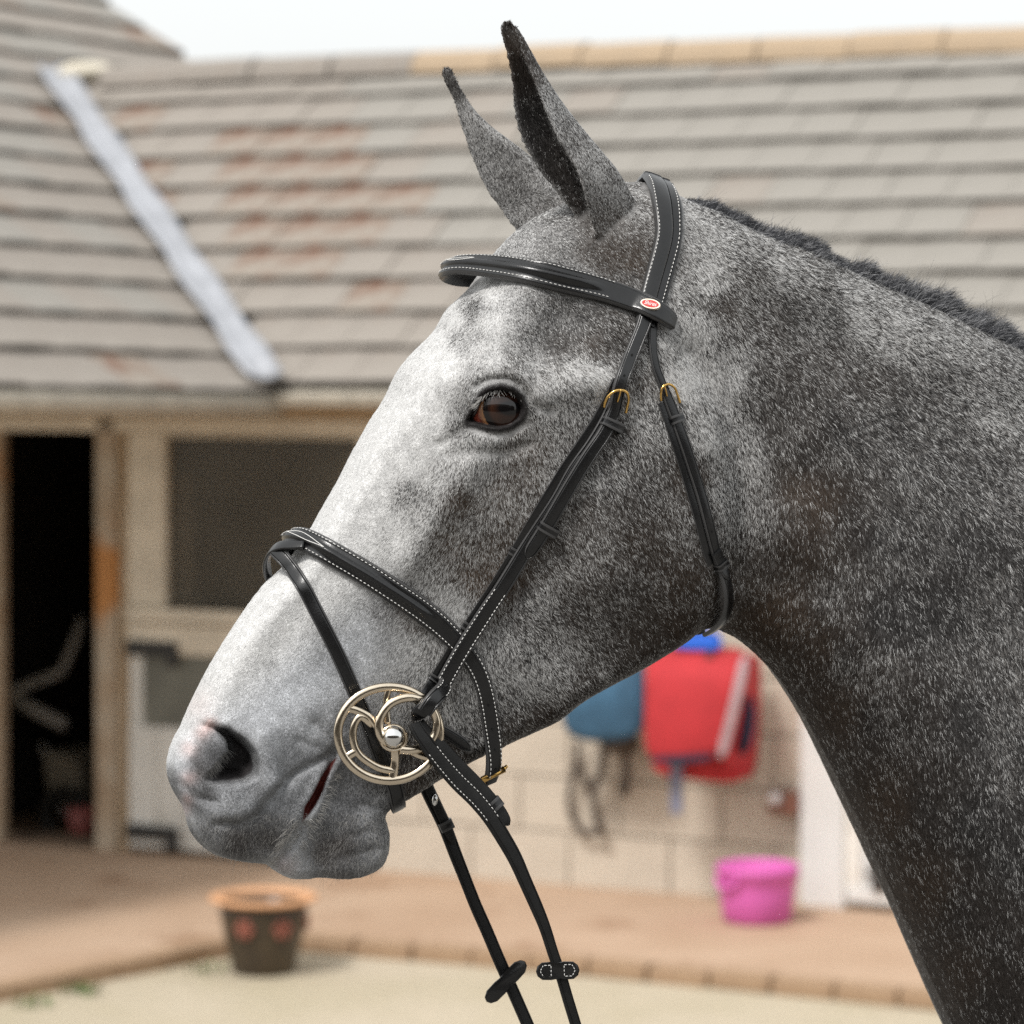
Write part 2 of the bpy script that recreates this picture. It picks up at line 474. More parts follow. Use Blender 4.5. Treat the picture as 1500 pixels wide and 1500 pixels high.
def build_head_mesh():
    st = 3.0
    us = np.arange(OPL[:, 0].min()-6, OPL[:, 0].max()+6, st); vs = np.arange(OPL[:, 1].min()-6, OPL[:, 1].max()+6, st)
    U, V = np.meshgrid(us, vs)
    q = np.stack([U.ravel(), V.ravel()], 1)
    T, d = half_width(q)
    ins = (d > 0).reshape(U.shape)
    cell = ins[:-1, :-1] & ins[1:, :-1] & ins[:-1, 1:] & ins[1:, 1:]
    cnt = np.zeros(U.shape, int)
    for a in (0, 1):
        for b in (0, 1):
            cnt[a:a+cell.shape[0], b:b+cell.shape[1]] += cell
    used = cnt > 0
    bnd = (used & (cnt < 4)).ravel()
    _, _, npt = poly_dist(q[bnd], OPL, True)
    q[bnd] = npt; T[bnd] = 0
    usedf = used.ravel()
    # near-side vertices
    idn = -np.ones(q.shape[0], int); kn = np.where(usedf)[0]; idn[kn] = np.arange(len(kn))
    far = np.where(usedf & ~bnd)[0]
    idf = idn.copy(); idf[far] = len(kn)+np.arange(len(far))
    co = np.vstack([from_plane(q[kn, 0], q[kn, 1], T[kn]*MM), from_plane(q[far, 0], q[far, 1], -T[far]*MM)])
    nU = U.shape[1]
    r, c = np.where(cell)
    i00 = r*nU+c; i10 = i00+1; i01 = i00+nU; i11 = i01+1
    fn = np.stack([idn[i00], idn[i01], idn[i11], idn[i10]], 1)
    ff = np.stack([idf[i00], idf[i10], idf[i11], idf[i01]], 1)
    return co, np.vstack([fn, ff])

def ear_mesh(rows):
    """rows from tip to base: (v, uA, uB, uC, lA, lB, lC) - the two rims of the cup and its convex back"""
    rows = catmull([(r[0], r[0]*0, *r[1:]) for r in rows], 7)
    V, Fc = [], []
    n = 14
    for r in rows:
        v, uA, uB, uC, lA, lB, lC = r[0], *r[2:]
        A, B, C = (at_l(u, v, l*MM) for u, l in ((uA, lA), (uB, lB), (uC, lC)))
        Mid = (A+B)/2; s = (A-B)/2; dv = C-Mid
        for k in range(n+1):
            a = math.pi*k/n
            V.append(Mid+s*math.cos(a)+dv*math.sin(a))
        for k in range(n+1):
            a = math.pi*(1-k/n)
            V.append(Mid+dv*0.04+s*0.80*math.cos(a)+dv*0.80*math.sin(a))
    m = 2*(n+1)
    for i in range(len(rows)-1):
        for k in range(m):
            k2 = (k+1) % m
            Fc.append((i*m+k, i*m+k2, (i+1)*m+k2, (i+1)*m+k))
    for i, rev in ((0, True), (len(rows)-1, False)):
        for k in range(n):      # close the crescent with quads between outer and inner arcs
            f = (i*m+k, i*m+k+1, i*m+m-2-k, i*m+m-1-k)
            Fc.append(f if not rev else f[::-1])
    return np.array(V), Fc

NEAR_EAR = [(32,737,746,744,56,66,52),(40,733,750,754,55,67,52),(50,733,754,761,55,68,52),(80,741,766,778,56,68,54),(106,747,777,792,54,70,50),(140,750,792,812,52,72,46),(168,753,803,832,50,74,42),
            (200,761,817,858,48,76,38),(226,773,832,880,47,77,36),(250,788,846,900,46,77,34),(280,812,855,920,46,75,32),(310,835,862,935,46,70,30),(345,850,872,938,44,64,28)]
FAR_EAR = [(99,647,655,658,-62,-74,-58),(106,646,657,662,-62,-75,-57),(118,649,659,668,-62,-75,-57),(150,665,676,686,-68,-80,-60),(180,673,692,712,-70,-88,-54),(214,685,714,756,-70,-95,-46),(246,696,735,795,-68,-96,-42),
           (274,709,755,822,-66,-94,-38),(300,727,775,842,-62,-88,-34),(325,745,795,850,-56,-80,-30),(350,765,810,855,-50,-72,-26)]

def np_mesh(name, co, quads):
    me = bpy.data.meshes.new(name)
    me.vertices.add(len(co)); me.vertices.foreach_set('co', np.asarray(co, np.float32).ravel())
    q = np.asarray(quads, np.int32)
    me.loops.add(q.size); me.loops.foreach_set('vertex_index', q.ravel())
    me.polygons.add(len(q)); me.polygons.foreach_set('loop_start', np.arange(0, q.size, q.shape[1], dtype=np.int32))
    me.polygons.foreach_set('loop_total', np.full(len(q), q.shape[1], np.int32))
    me.update(calc_edges=True)
    return me

co, fa = build_head_mesh()
parts_v, parts_f = [co], [fa]
off = len(co)
for rows in (NEAR_EAR, FAR_EAR):
    v, f = ear_mesh(rows)
    parts_v.append(v); parts_f.append(np.array(f)+off); off += len(v)
me0 = np_mesh("horse", np.vstack(parts_v), np.vstack(parts_f))
horse = bpy.data.objects.new("horse", me0)
COL.objects.link(horse)
bm = bmesh.new(); bm.from_mesh(me0); bmesh.ops.recalc_face_normals(bm, faces=bm.faces); bm.to_mesh(me0); bm.free()
rm = horse.modifiers.new("remesh", 'REMESH'); rm.mode = 'VOXEL'; rm.voxel_size = 0.0016; rm.use_smooth_shade = True
dg = bpy.context.evaluated_depsgraph_get()
me = bpy.data.meshes.new_from_object(horse.evaluated_get(dg))
horse.modifiers.clear()
horse.data = me; bpy.data.meshes.remove(me0); me.name = "horse"

# light smoothing of the voxel surface
nv = len(me.vertices)
co = np.empty(nv*3, np.float32); me.vertices.foreach_get('co', co); co = co.reshape(-1, 3).astype(float)
ed = np.empty(len(me.edges)*2, np.int32); me.edges.foreach_get('vertices', ed); ed = ed.reshape(-1, 2)
deg = np.bincount(ed.ravel(), minlength=nv).astype(float)
def lap(x):
    out = np.empty_like(x)
    for k in range(x.shape[1]):
        out[:, k] = np.bincount(ed[:, 0], x[ed[:, 1], k], nv)+np.bincount(ed[:, 1], x[ed[:, 0], k], nv)
    return out/deg[:, None]
for it in range(4):
    co = co+0.5*(lap(co)-co)
    co = co-0.28*(lap(co)-co)
me.vertices.foreach_set('co', co.astype(np.float32).ravel())
me.update()

lat = (co-P0) @ L
LATMM = lat*1000
near = np.where(lat[:, None] >= 0, co, co-2*lat[:, None]*L)     # mirrored to the near side
IMG = project(near)                                              # where the photo shows that patch of coat

# ---- coat colours, read off the photo: (u, v, share of white hairs, brown tint)
COAT = [(560,640,.98,0),(520,700,.98,0),(480,780,.97,0),(430,870,.97,0),(370,920,.97,0),(330,980,.98,0),(300,1030,.97,0),(280,1060,.97,0),(620,540,.95,0),(650,500,.9,0),(600,600,.93,0),(668,462,.9,0),
 (690,455,.42,0),(720,430,.85,0),(716,470,.8,0),(760,440,.55,0),(800,460,.35,0),(850,470,.33,0),(820,510,.26,.1),(870,505,.18,.3),(900,500,.25,.1),(760,500,.42,0),(700,500,.7,0),(660,530,.88,0),(665,500,.6,0),
 (760,370,.55,0),(820,350,.5,0),(860,372,.25,.3),(895,375,.22,.4),(925,385,.3,.5),(900,330,.35,.3),(930,300,.5,.1),(840,400,.5,0),(800,390,.5,0),(920,408,.42,.1),(720,395,.6,0),
 (690,560,.6,0),(682,600,.3,0),(668,600,.62,0),(660,570,.8,0),(720,538,.7,0),(780,540,.65,0),(800,585,.72,0),(790,560,.6,.2),(760,650,.55,.3),(720,650,.72,0),(690,650,.72,0),(850,540,.75,0),(880,560,.7,0),(830,620,.6,.1),(675,635,.5,0),(750,540,.55,.1),
 (640,640,.9,0),(600,680,.85,0),(640,700,.7,0),(700,690,.72,0),(680,740,.35,.6),(730,720,.5,.6),(770,700,.5,.5),(660,790,.42,.6),(720,800,.38,.5),(740,845,.18,.8),(700,850,.33,.7),(620,760,.75,0),(580,780,.85,0),(560,820,.8,0),(620,850,.75,.2),(660,885,.85,0),(780,660,.5,.5),(820,680,.55,.1),(600,720,.6,0),(540,760,.85,0),(760,760,.45,.4),(790,730,.42,.3),(690,770,.5,.2),
 (850,750,.33,.2),(820,820,.4,.2),(780,880,.52,0),(740,950,.68,0),(760,1000,.7,0),(720,1000,.65,0),(800,950,.5,.1),(850,900,.33,.2),(900,850,.27,.2),(950,800,.25,.3),(1000,850,.18,.4),(950,700,.3,.1),(900,650,.3,.1),(880,700,.4,0),(940,920,.22,.3),(1000,920,.16,.4),(860,1000,.35,.2),(800,1060,.3,.3),(740,1090,.35,.3),(970,600,.5,0),(930,560,.33,.2),(1010,700,.25,.3),(780,960,.62,0),
 (560,860,.75,0),(520,830,.88,0),(480,860,.95,0),(600,900,.55,.6),(560,905,.62,.3),(520,900,.78,.1),(450,930,.82,0),(400,980,.82,0),(480,960,.7,.05),(540,980,.75,0),(600,960,.78,0),(620,1000,.72,0),(440,1020,.80,0),(390,1030,.80,0),(670,1050,.7,0),(700,1080,.55,0),(650,1110,.3,.5),(620,1140,.3,.4),
 (400,1080,.70,0),(430,1120,.64,0),(350,1040,.80,0),(460,1060,.70,0),(480,1000,.76,0),(500,1050,.62,0),
 (340,1172,.50,0),(300,1160,.40,.1),(360,1180,.64,0),(350,1230,.22,.3),(395,1232,.20,.3),(430,1180,.52,0),(400,1170,.64,0),(300,1225,.52,.1),(308,1102,.20,0),(318,1090,.26,0),(290,1116,.20,.1),(296,1132,.16,.2),(290,1130,.26,.3),(390,1200,.38,.1),
 (520,1180,.46,0),(500,1240,.20,.3),(472,1252,.18,.4),(540,1230,.46,0),(555,1260,.62,0),(490,1210,.40,0),(545,1180,.55,0),(430,1262,.75,.0),
 (1040,420,.62,0),(1020,480,.68,0),(1000,560,.75,0),(1050,560,.68,0),(1080,640,.62,0),(1100,700,.6,.1),(1110,760,.5,.1),(1090,820,.33,.2),(1040,640,.62,0),(1060,720,.6,0),(1095,850,.22,.4),(1070,780,.5,.1),(985,500,.7,0),
 (1020,330,.68,0),(1080,360,.62,0),(1150,400,.56,0),(1060,445,.28,.2),(1120,480,.3,.1),(1100,420,.4,.1),(1200,460,.4,0),(1250,440,.65,0),(1300,490,.62,0),(1350,520,.58,0),(1400,560,.5,0),(1450,600,.48,0),(1480,580,.44,0),(1200,540,.3,.1),(1280,560,.28,.1),(1150,560,.26,.1),(1130,620,.24,.1),(1180,660,.18,.1),(1200,740,.13,.4),(1170,720,.14,.4),(1250,640,.24,0),(1300,620,.26,0),(1350,680,.26,0),(1400,640,.33,0),(1450,700,.28,0),(1250,760,.15,.1),(1300,780,.2,0),(1400,780,.24,0),(1480,760,.28,0),(1180,820,.18,.3),(1220,870,.28,.1),(1150,900,.13,.5),(1120,900,.12,.6),(1200,950,.14,.4),(1240,960,.25,.1),(1300,900,.18,0),(1350,900,.2,0),(1420,900,.23,0),(1480,900,.27,0),(1280,1050,.22,.1),(1230,1040,.12,.4),(1350,1050,.17,.1),(1420,1050,.19,0),(1480,1080,.24,0),(1300,1180,.11,.4),(1360,1180,.15,.1),(1430,1200,.16,0),(1490,1250,.2,0),(1350,1300,.09,.4),(1420,1330,.12,.1),(1480,1380,.15,.1),(1400,1430,.08,.3),(1460,1470,.1,.1),(1600,1000,.25,0),(1600,1500,.14,.1),
 (840,215,.5,.1),(870,240,.58,.1),(890,270,.58,.1),(815,165,.6,0),(780,90,.22,.2),(742,40,.15,.2),(755,75,.16,.3),(720,220,.80,0),(690,170,.62,0),(740,280,.58,0),(655,110,.14,0),(700,240,.68,0),(710,200,.72,0),(760,230,.5,0),(735,310,.25,0)]
COAT += [(250,1098,.94,0),(258,1084,.97,0),(262,1102,.93,0),(264,1120,.84,0),(268,1140,.82,0),(247,1130,.55,0),(276,1100,.9,0),(277,1130,.85,0),(273,1160,.8,0),(283,1086,.96,0),(270,1187,.72,0),(268,1076,.96,0),(250,1142,.35,0),(256,1162,.3,0),(245,1114,.92,0),(294,1096,.30,0),(425,1272,.86,0),(411,1262,.8,0),(438,1246,.7,0),(545,690,.98,0),(500,770,.97,0),(455,870,.97,0),(470,820,.97,0),(400,930,.96,0),(360,990,.94,0),(590,610,.96,0),(575,650,.93,0),(545,730,.92,0),(620,580,.93,0),(650,545,.93,0),(420,910,.95,0),(640,620,.86,0),(330,1030,.9,0)]
COAT = np.array(COAT)
def idw(q, pts, vals, pw=3.2, soft=10.0):
    out = np.empty((len(q), vals.shape[1]))
    for i in range(0, len(q), 20000):
        d2 = ((q[i:i+20000, None]-pts[None])**2).sum(-1)+soft*soft
        w = d2**(-pw/2)
        out[i:i+20000] = (w @ vals)/w.sum(1)[:, None]
    return out

def vnoise(p, cell, seed):
    """smooth value noise at 2d/3d points"""
    p = np.asarray(p)/cell
    i = np.floor(p).astype(np.int64); f = p-i; f = f*f*(3-2*f)
    out = np.zeros(len(p)); dim = p.shape[1]
    for c in range(2**dim):
        bits = [(c >> k) & 1 for k in range(dim)]
        h = np.full(len(p), seed*374761393, np.int64); w = np.ones(len(p))
        for k in range(dim):
            h = (h ^ ((i[:, k]+bits[k])*np.int64([668265263, 2147483647, 1274126177][k]))) * np.int64(1103515245) + 12345
            h &= 0x7fffffff
            w = w*(f[:, k] if bits[k] else 1-f[:, k])
        h = (h ^ (h >> 13))*np.int64(60493) & 0x7fffffff
        out += w*((h % 100003)/100003.0)
    return out

cw = gridded(lambda g: idw(g, COAT[:, :2], COAT[:, 2:]), IMG, 6)
white, brown = cw[:, 0], cw[:, 1]
mott = (vnoise(near*1000, 14, 3)-.5)*.20+(vnoise(near*1000, 32, 5)-.5)*.22
edge_w = np.clip(1.15-abs(white-.5)*2, .15, 1)
white = np.clip(np.clip(white+mott*edge_w, .02, .99)**1.0, .01, .985)
facew = 1-smooth01(IMG[:, 0]+.35*(IMG[:, 1]-600), 650, 760)
white = np.where(white < .35, white**1.2*.35**.35, white**(1.55-.95*smooth01(white, .62, .92)*facew))
white = np.clip(white, .01, .985)
nrm = np.empty(nv*3, np.float32); me.vertices.foreach_get('normal', nrm); nrm = nrm.reshape(-1, 3).astype(float)

def local_dist(q, poly, reach=40):
    P = np.array(poly, float); out = np.full(len(q), -1e3)
    k = np.where(((q > P.min(0)-reach) & (q < P.max(0)+reach)).all(1))[0]
    if len(k): out[k] = poly_dist(q[k], P)[0]
    return out

def spot(u, v, r, q=IMG):
    return np.exp(-0.5*((q[:, 0]-u)**2+(q[:, 1]-v)**2)/(r*r))
pink = np.clip(spot(308,1060,7)*.8+spot(294,1072,8)*.5+spot(276,1096,9)*.5+spot(272,1172,7)*.6+spot(276,1140,8)*.5+spot(290,1030,16)*.25+spot(271,1188,6)*.5+spot(418,1268,12)*.35, 0, 1)
# ears: inner cup dark (near ear seen into)
vis_ear = IMG[:, 1] < 345
din_ear = local_dist(project(co), [(733,40),(748,52),(770,88),(788,124),(801,160),(816,200),(840,236),(852,270),(861,312),(832,306),(812,276),(790,252),(774,226),(761,200),(752,168),(748,140),(745,106),(739,80)])
inner = (din_ear > 2) & (lat > 0) & (co[:, 2] > 0)
inner_w = smooth01(din_ear, -2, 8)*((lat > 0.02) & (project(co)[:, 1] < 330))
white = white*(1-.88*inner_w)
# wide-awake skin of eyelids, nostril and lips: bare and dark
eye_d = local_dist(IMG, EYE_OPEN)
nos_d = local_dist(IMG, NOSTRIL)
mou_d = local_dist(IMG, MOUTH)
lid = smooth01(eye_d, -13, -5)
muz = np.clip(smooth01(IMG[:, 1]-(-0.75*(IMG[:, 0]-300)+1075), -70, 40), 0, 1)*(1-smooth01(IMG[:, 0], 500, 640))   # muzzle: short velvet hair
lip_d = np.full(nv, 99.0)
_lp = np.array([(481,1118),(478,1140),(466,1172),(447,1206),(428,1244),(404,1270)], float)
_k = np.where(((IMG > _lp.min(0)-30) & (IMG < _lp.max(0)+30)).all(1))[0]
lip_d[_k] = poly_dist(IMG[_k], _lp, False)[0]
lipw = np.exp(-(lip_d/(7.0+6*smooth01(IMG[:, 1], 1200, 1260)))**2)*smooth01(IMG[:, 1], 1120, 1180)
white = white*(1-lipw)+.78*lipw
dark = np.stack([.040+.070*brown, .037+.038*brown, .036+.015*brown], 1)
lite = np.array([.78, .775, .765])
skin = dark*(1-white[:, None])+lite*white[:, None]*np.array([1, 1, 1.0])
cool = np.array([.97, 1.0, 1.06])
skin = skin*(1-muz[:, None])+skin*cool*muz[:, None]
base = skin*0.8
base = base*(1-lid[:, None])+np.array([.018, .016, .016])*lid[:, None]
nd = .95*smooth01(nos_d, -2, 13)
base = base*(1-nd[:, None])+np.array([.024, .021, .021])*nd[:, None]
md = smooth01(mou_d, -1.5, 1.5)
base = base*(1-md[:, None])+np.array([.075, .014, .011])*md[:, None]
pk = .7*pink*(lat > -0.06)
base = base*(1-pk[:, None])+np.array([.62, .36, .31])*pk[:, None]
ca = me.color_attributes.new("coat_colour", 'FLOAT_COLOR', 'POINT')
ca.data.foreach_set('color', np.hstack([base, np.ones((nv, 1))]).astype(np.float32).ravel())
me.attributes.new("velvet", 'FLOAT', 'POINT').data.foreach_set('value', muz.astype(np.float32))

m = bpy.data.materials.new("grey_coat_skin"); m.use_nodes = True
n_, l_ = m.node_tree.nodes, m.node_tree.links
pb = n_['Principled BSDF']; pb.inputs['Roughness'].default_value = .55; pb.inputs['Specular IOR Level'].default_value = .12
at = n_.new('ShaderNodeAttribute'); at.attribute_name = "coat_colour"
tc = n_.new('ShaderNodeTexCoord')
no = n_.new('ShaderNodeTexNoise'); no.inputs['Scale'].default_value = 900; no.inputs['Detail'].default_value = 3
l_.new(tc.outputs['Object'], no.inputs['Vector'])
mr = n_.new('ShaderNodeMapRange'); mr.inputs['From Min'].default_value = .3; mr.inputs['From Max'].default_value = .7; mr.inputs['To Min'].default_value = .65; mr.inputs['To Max'].default_value = 1.3
l_.new(no.outputs['Fac'], mr.inputs['Value'])
no3 = n_.new('ShaderNodeTexNoise'); no3.inputs['Scale'].default_value = 130; no3.inputs['Detail'].default_value = 4
l_.new(tc.outputs['Object'], no3.inputs['Vector'])
mr3 = n_.new('ShaderNodeMapRange'); mr3.inputs['From Min'].default_value = .35; mr3.inputs['From Max'].default_value = .65; mr3.inputs['To Min'].default_value = .8; mr3.inputs['To Max'].default_value = 1.2
l_.new(no3.outputs['Fac'], mr3.inputs['Value'])
mul = n_.new('ShaderNodeMath'); mul.operation = 'MULTIPLY'; l_.new(mr.outputs[0], mul.inputs[0]); l_.new(mr3.outputs[0], mul.inputs[1])
vm = n_.new('ShaderNodeVectorMath'); vm.operation = 'SCALE'
l_.new(at.outputs['Color'], vm.inputs[0]); l_.new(mul.outputs[0], vm.inputs['Scale']); l_.new(vm.outputs[0], pb.inputs['Base Color'])
bp = n_.new('ShaderNodeBump'); bp.inputs['Distance'].default_value = .0004; bp.inputs['Strength'].default_value = .7
l_.new(no.outputs['Fac'], bp.inputs['Height']); l_.new(bp.outputs[0], pb.inputs['Normal'])
M_COAT = m
me.materials.clear(); me.materials.append(M_COAT)
tag(horse, "dapple grey horse with pricked ears and white blaze, standing in profile", "horse")

# ---- rest of the animal, outside the picture: barrel, quarters, legs (joined to the same mesh, coarse)
def add_rest_of_body():
    mb = MB()
    def loft(sections, n=20):
        base = len(mb.v)
        for (s, z, l, rs, rl, ax) in sections:
            for k in range(n):
                a = 2*math.pi*k/n
                if ax == 's':   # ring across the length
                    p = P0*0+np.array([0, D, 0])+S*s+L*(l+rl*math.cos(a))+Z*(z+rs*math.sin(a))
                else:           # ring across a leg
                    p = np.array([0, D, 0])+S*(s+rs*math.cos(a))+L*(l+rl*math.sin(a))+Z*z
                mb.v.append(tuple(p))
        m = len(sections)
        for i in range(m-1):
            for k in range(n):
                k2 = (k+1) % n
                mb.f.append((base+i*n+k, base+i*n+k2, base+(i+1)*n+k2, base+(i+1)*n+k))
        mb.f.append(tuple(base+k for k in range(n))); mb.f.append(tuple(base+(m-1)*n+k for k in range(n)))
    loft([(.46,1.50,0,.10,.08,'s'),(.50,1.50,0,.26,.17,'s'),(.62,1.47,0,.36,.235,'s'),(.85,1.45,0,.38,.26,'s'),(1.15,1.43,0,.36,.29,'s'),(1.45,1.46,0,.34,.30,'s'),(1.75,1.52,0,.33,.29,'s'),(1.98,1.52,0,.29,.25,'s'),(2.12,1.50,0,.18,.16,'s'),(2.16,1.48,0,.06,.06,'s')])
    for l in (-.13, .13):
        loft([(.64,1.35,l,.17,.10,'z'),(.64,1.12,l,.11,.085,'z'),(.65,.85,l,.075,.06,'z'),(.66,.62,l,.06,.055,'z'),(.66,.54,l,.062,.056,'z'),(.66,.42,l,.04,.038,'z'),(.66,.22,l,.038,.036,'z'),(.65,.14,l,.048,.045,'z'),(.63,.08,l,.05,.048,'z'),(.61,.06,l,.062,.058,'z'),(.60,0.0,l,.075,.068,'z')], 14)
        loft([(1.90,1.45,l,.24,.12,'z'),(1.88,1.15,l,.20,.11,'z'),(1.92,.90,l,.11,.08,'z'),(2.02,.70,l,.075,.055,'z'),(2.08,.62,l,.075,.05,'z'),(2.05,.50,l,.055,.045,'z'),(2.03,.25,l,.042,.038,'z'),(2.01,.15,l,.05,.046,'z'),(1.98,.09,l,.052,.048,'z'),(1.96,.06,l,.064,.06,'z'),(1.95,0,l,.078,.07,'z')], 14)
    b2 = bmesh.new(); b2.from_mesh(me)
    vs = [b2.verts.new(v) for v in mb.v]
    lay = b2.verts.layers.float_color.get("coat_colour")
    for v in vs: v[lay] = (.10, .097, .095, 1)
    for f in mb.f:
        ff = b2.faces.new([vs[i] for i in f]); ff.smooth = True
    b2.to_mesh(me); b2.free()
# (called after the coat has been grown)

tri = None
me.calc_loop_triangles()
nt = len(me.loop_triangles)
tri = np.empty(nt*3, np.int32); me.loop_triangles.foreach_get('vertices', tri); tri = tri.reshape(-1, 3)
BVH = BVHTree.FromPolygons([tuple(p) for p in co], [tuple(t) for t in tri])

def hit(u, v):
    d = Vector(rays(u, v)).normalized()
    loc, nr, idx, dist = BVH.ray_cast(Vector(CAM), d)
    if loc is None: return None, None
    return np.array(loc), np.array(nr)
# ==================================================================== EYE
def hair_obj(name, strands, radii, cols, nors, material, parent=None, **k):
    """strands (n,k,3) -> hair curves; one colour and one skin normal per strand"""
    n, kk = strands.shape[:2]
    cv = bpy.data.hair_curves.new(name)
    cv.add_curves([kk]*n)
    cv.attributes['position'].data.foreach_set('vector', strands.astype(np.float32).ravel())
    ra = cv.attributes.get('radius') or cv.attributes.new('radius', 'FLOAT', 'POINT')
    ra.data.foreach_set('value', radii.astype(np.float32).ravel())
    a = cv.attributes.new('hair_colour', 'FLOAT_COLOR', 'CURVE')
    a.data.foreach_set('color', np.hstack([cols, np.ones((n, 1))]).astype(np.float32).ravel())
    a = cv.attributes.new('skin_normal', 'FLOAT_VECTOR', 'CURVE')
    a.data.foreach_set('vector', nors.astype(np.float32).ravel())
    cv.materials.append(material)
    o = bpy.data.objects.new(name, cv)
    COL.objects.link(o)
    if parent: o.parent = parent
    return tag(o, **k)

def hair_mat(name, rough=.5, gloss=.12):
    m = bpy.data.materials.new(name); m.use_nodes = True
    n, l = m.node_tree.nodes, m.node_tree.links
    n.clear()
    o = n.new('ShaderNodeOutputMaterial')
    a = n.new('ShaderNodeAttribute'); a.attribute_name = 'hair_colour'
    b = n.new('ShaderNodeAttribute'); b.attribute_name = 'skin_normal'
    d = n.new('ShaderNodeBsdfDiffuse'); l.new(a.outputs['Color'], d.inputs['Color']); l.new(b.outputs['Vector'], d.inputs['Normal'])
    g = n.new('ShaderNodeBsdfGlossy'); g.inputs['Roughness'].default_value = rough; g.inputs['Color'].default_value = (1, 1, 1, 1)
    l.new(b.outputs['Vector'], g.inputs['Normal'])
    tl_ = n.new('ShaderNodeBsdfTranslucent'); l.new(a.outputs['Color'], tl_.inputs['Color'])
    dm = n.new('ShaderNodeMixShader'); dm.inputs[0].default_value = .22; l.new(d.outputs[0], dm.inputs[1]); l.new(tl_.outputs[0], dm.inputs[2]); d = dm
    fr = n.new('ShaderNodeFresnel'); fr.inputs['IOR'].default_value = 1.3; l.new(b.outputs['Vector'], fr.inputs['Normal'])
    ml = n.new('ShaderNodeMath'); ml.operation = 'MULTIPLY'; ml.inputs[1].default_value = gloss*3; ml.use_clamp = True
    l.new(fr.outputs[0], ml.inputs[0])
    mx = n.new('ShaderNodeMixShader'); l.new(ml.outputs[0], mx.inputs[0]); l.new(d.outputs[0], mx.inputs[1]); l.new(g.outputs[0], mx.inputs[2])
    l.new(mx.outputs[0], o.inputs[0])
    return m
M_HAIR = hair_mat("horse_hair")
M_MANE = hair_mat("mane_hair", .4, .10)

def eye_material():
    m = bpy.data.materials.new("dark_brown_eye"); m.use_nodes = True
    n, l = m.node_tree.nodes, m.node_tree.links
    p = n['Principled BSDF']; p.inputs['IOR'].default_value = 1.5; p.inputs['Roughness'].default_value = .03; p.inputs['Specular IOR Level'].default_value = .6
    p.inputs['Coat Weight'].default_value = 0.0; p.inputs['Coat Roughness'].default_value = .02
    tc = n.new('ShaderNodeTexCoord'); sx = n.new('ShaderNodeSeparateXYZ'); l.new(tc.outputs['Object'], sx.inputs[0])
    def mth(op, a, b=None, cl=False):
        q = n.new('ShaderNodeMath'); q.operation = op; q.use_clamp = cl
        for i, x in enumerate((a, b)):
            if x is None: continue
            if isinstance(x, (int, float)): q.inputs[i].default_value = x
            else: l.new(x, q.inputs[i])
        return q.outputs[0]
    X, Y = sx.outputs['X'], sx.outputs['Y']
    r = mth('SQRT', mth('ADD', mth('MULTIPLY', X, X), mth('MULTIPLY', Y, Y)))
    xe = mth('DIVIDE', X, .0105); ye = mth('DIVIDE', Y, .0055)
    pe = mth('SQRT', mth('ADD', mth('MULTIPLY', xe, xe), mth('MULTIPLY', ye, ye)))
    ns = n.new('ShaderNodeTexNoise'); ns.inputs['Scale'].default_value = 500; l.new(tc.outputs['Object'], ns.inputs['Vector'])
    r2 = mth('ADD', r, mth('MULTIPLY', mth('SUBTRACT', ns.outputs['Fac'], .5), .0012))
    rp = n.new('ShaderNodeValToRGB')
    l.new(mth('DIVIDE', r2, .025), rp.inputs[0])
    e = rp.color_ramp.elements
    e[0].position = 0; e[0].color = (.020, .009, .006, 1)
    e[1].position = .56; e[1].color = (.030, .012, .007, 1)
    for pos, c in ((.66, (.006, .004, .004, 1)), (.745, (.006, .004, .004, 1)), (.775, (.27, .13, .055, 1)), (.82, (.20, .085, .04, 1)), (.86, (.10, .025, .015, 1)), (.93, (.26, .055, .035, 1)), (1, (.20, .04, .03, 1))):
        x = e.new(pos); x.color = c
    mx = n.new('ShaderNodeMix'); mx.data_type = 'RGBA'; mx.inputs['A'].default_value = (.004, .0035, .004, 1)
    mr = n.new('ShaderNodeMapRange'); mr.inputs['From Min'].default_value = .8; mr.inputs['From Max'].default_value = 1.25
    l.new(pe, mr.inputs['Value']); l.new(mr.outputs[0], mx.inputs['Factor']); l.new(rp.outputs[0], mx.inputs['B'])
    l.new(mx.outputs['Result'], p.inputs['Base Color'])
    return m
M_EYE = eye_material()
M_LID = mat("dark_eyelid_skin", (.020, .018, .018), .34, spec=.5, var=.3, scale=300, bump=.0003, bscale=900)

def mirror_co(p):
    p = np.asarray(p, float)
    return p-2*((p-P0) @ L)[..., None]*L

EC = at_l(730, 598, .0715)
RE = .0242
GAZE = Vector(L*0.985+S*0.14+Z*0.02).normalized()
def eyeball(c, gaze):
    mb = MB().ball((0, 0, 0), RE, 40, 28)
    o = mb.build("eye", M_EYE, horse, smooth=True)
    o.location = c
    z = gaze; x = Vector((0, 0, 1)).cross(z).normalized(); y = z.cross(x)
    o.rotation_euler = Matrix((x, y, z)).transposed().to_euler()
    return o
eyeball(EC, GAZE)
eyeball(mirror_co(EC), Vector(np.array(GAZE)-2*np.dot(np.array(GAZE), L)*L))

def sphere_hit(u, v, rad, dl=.086):
    d = rays(u, v); d = d/np.linalg.norm(d)
    oc = CAM-EC; b = oc @ d; c = oc @ oc-rad*rad; q = b*b-c
    return CAM+d*(-b-math.sqrt(q)) if q > 0 else at_l(u, v, dl)

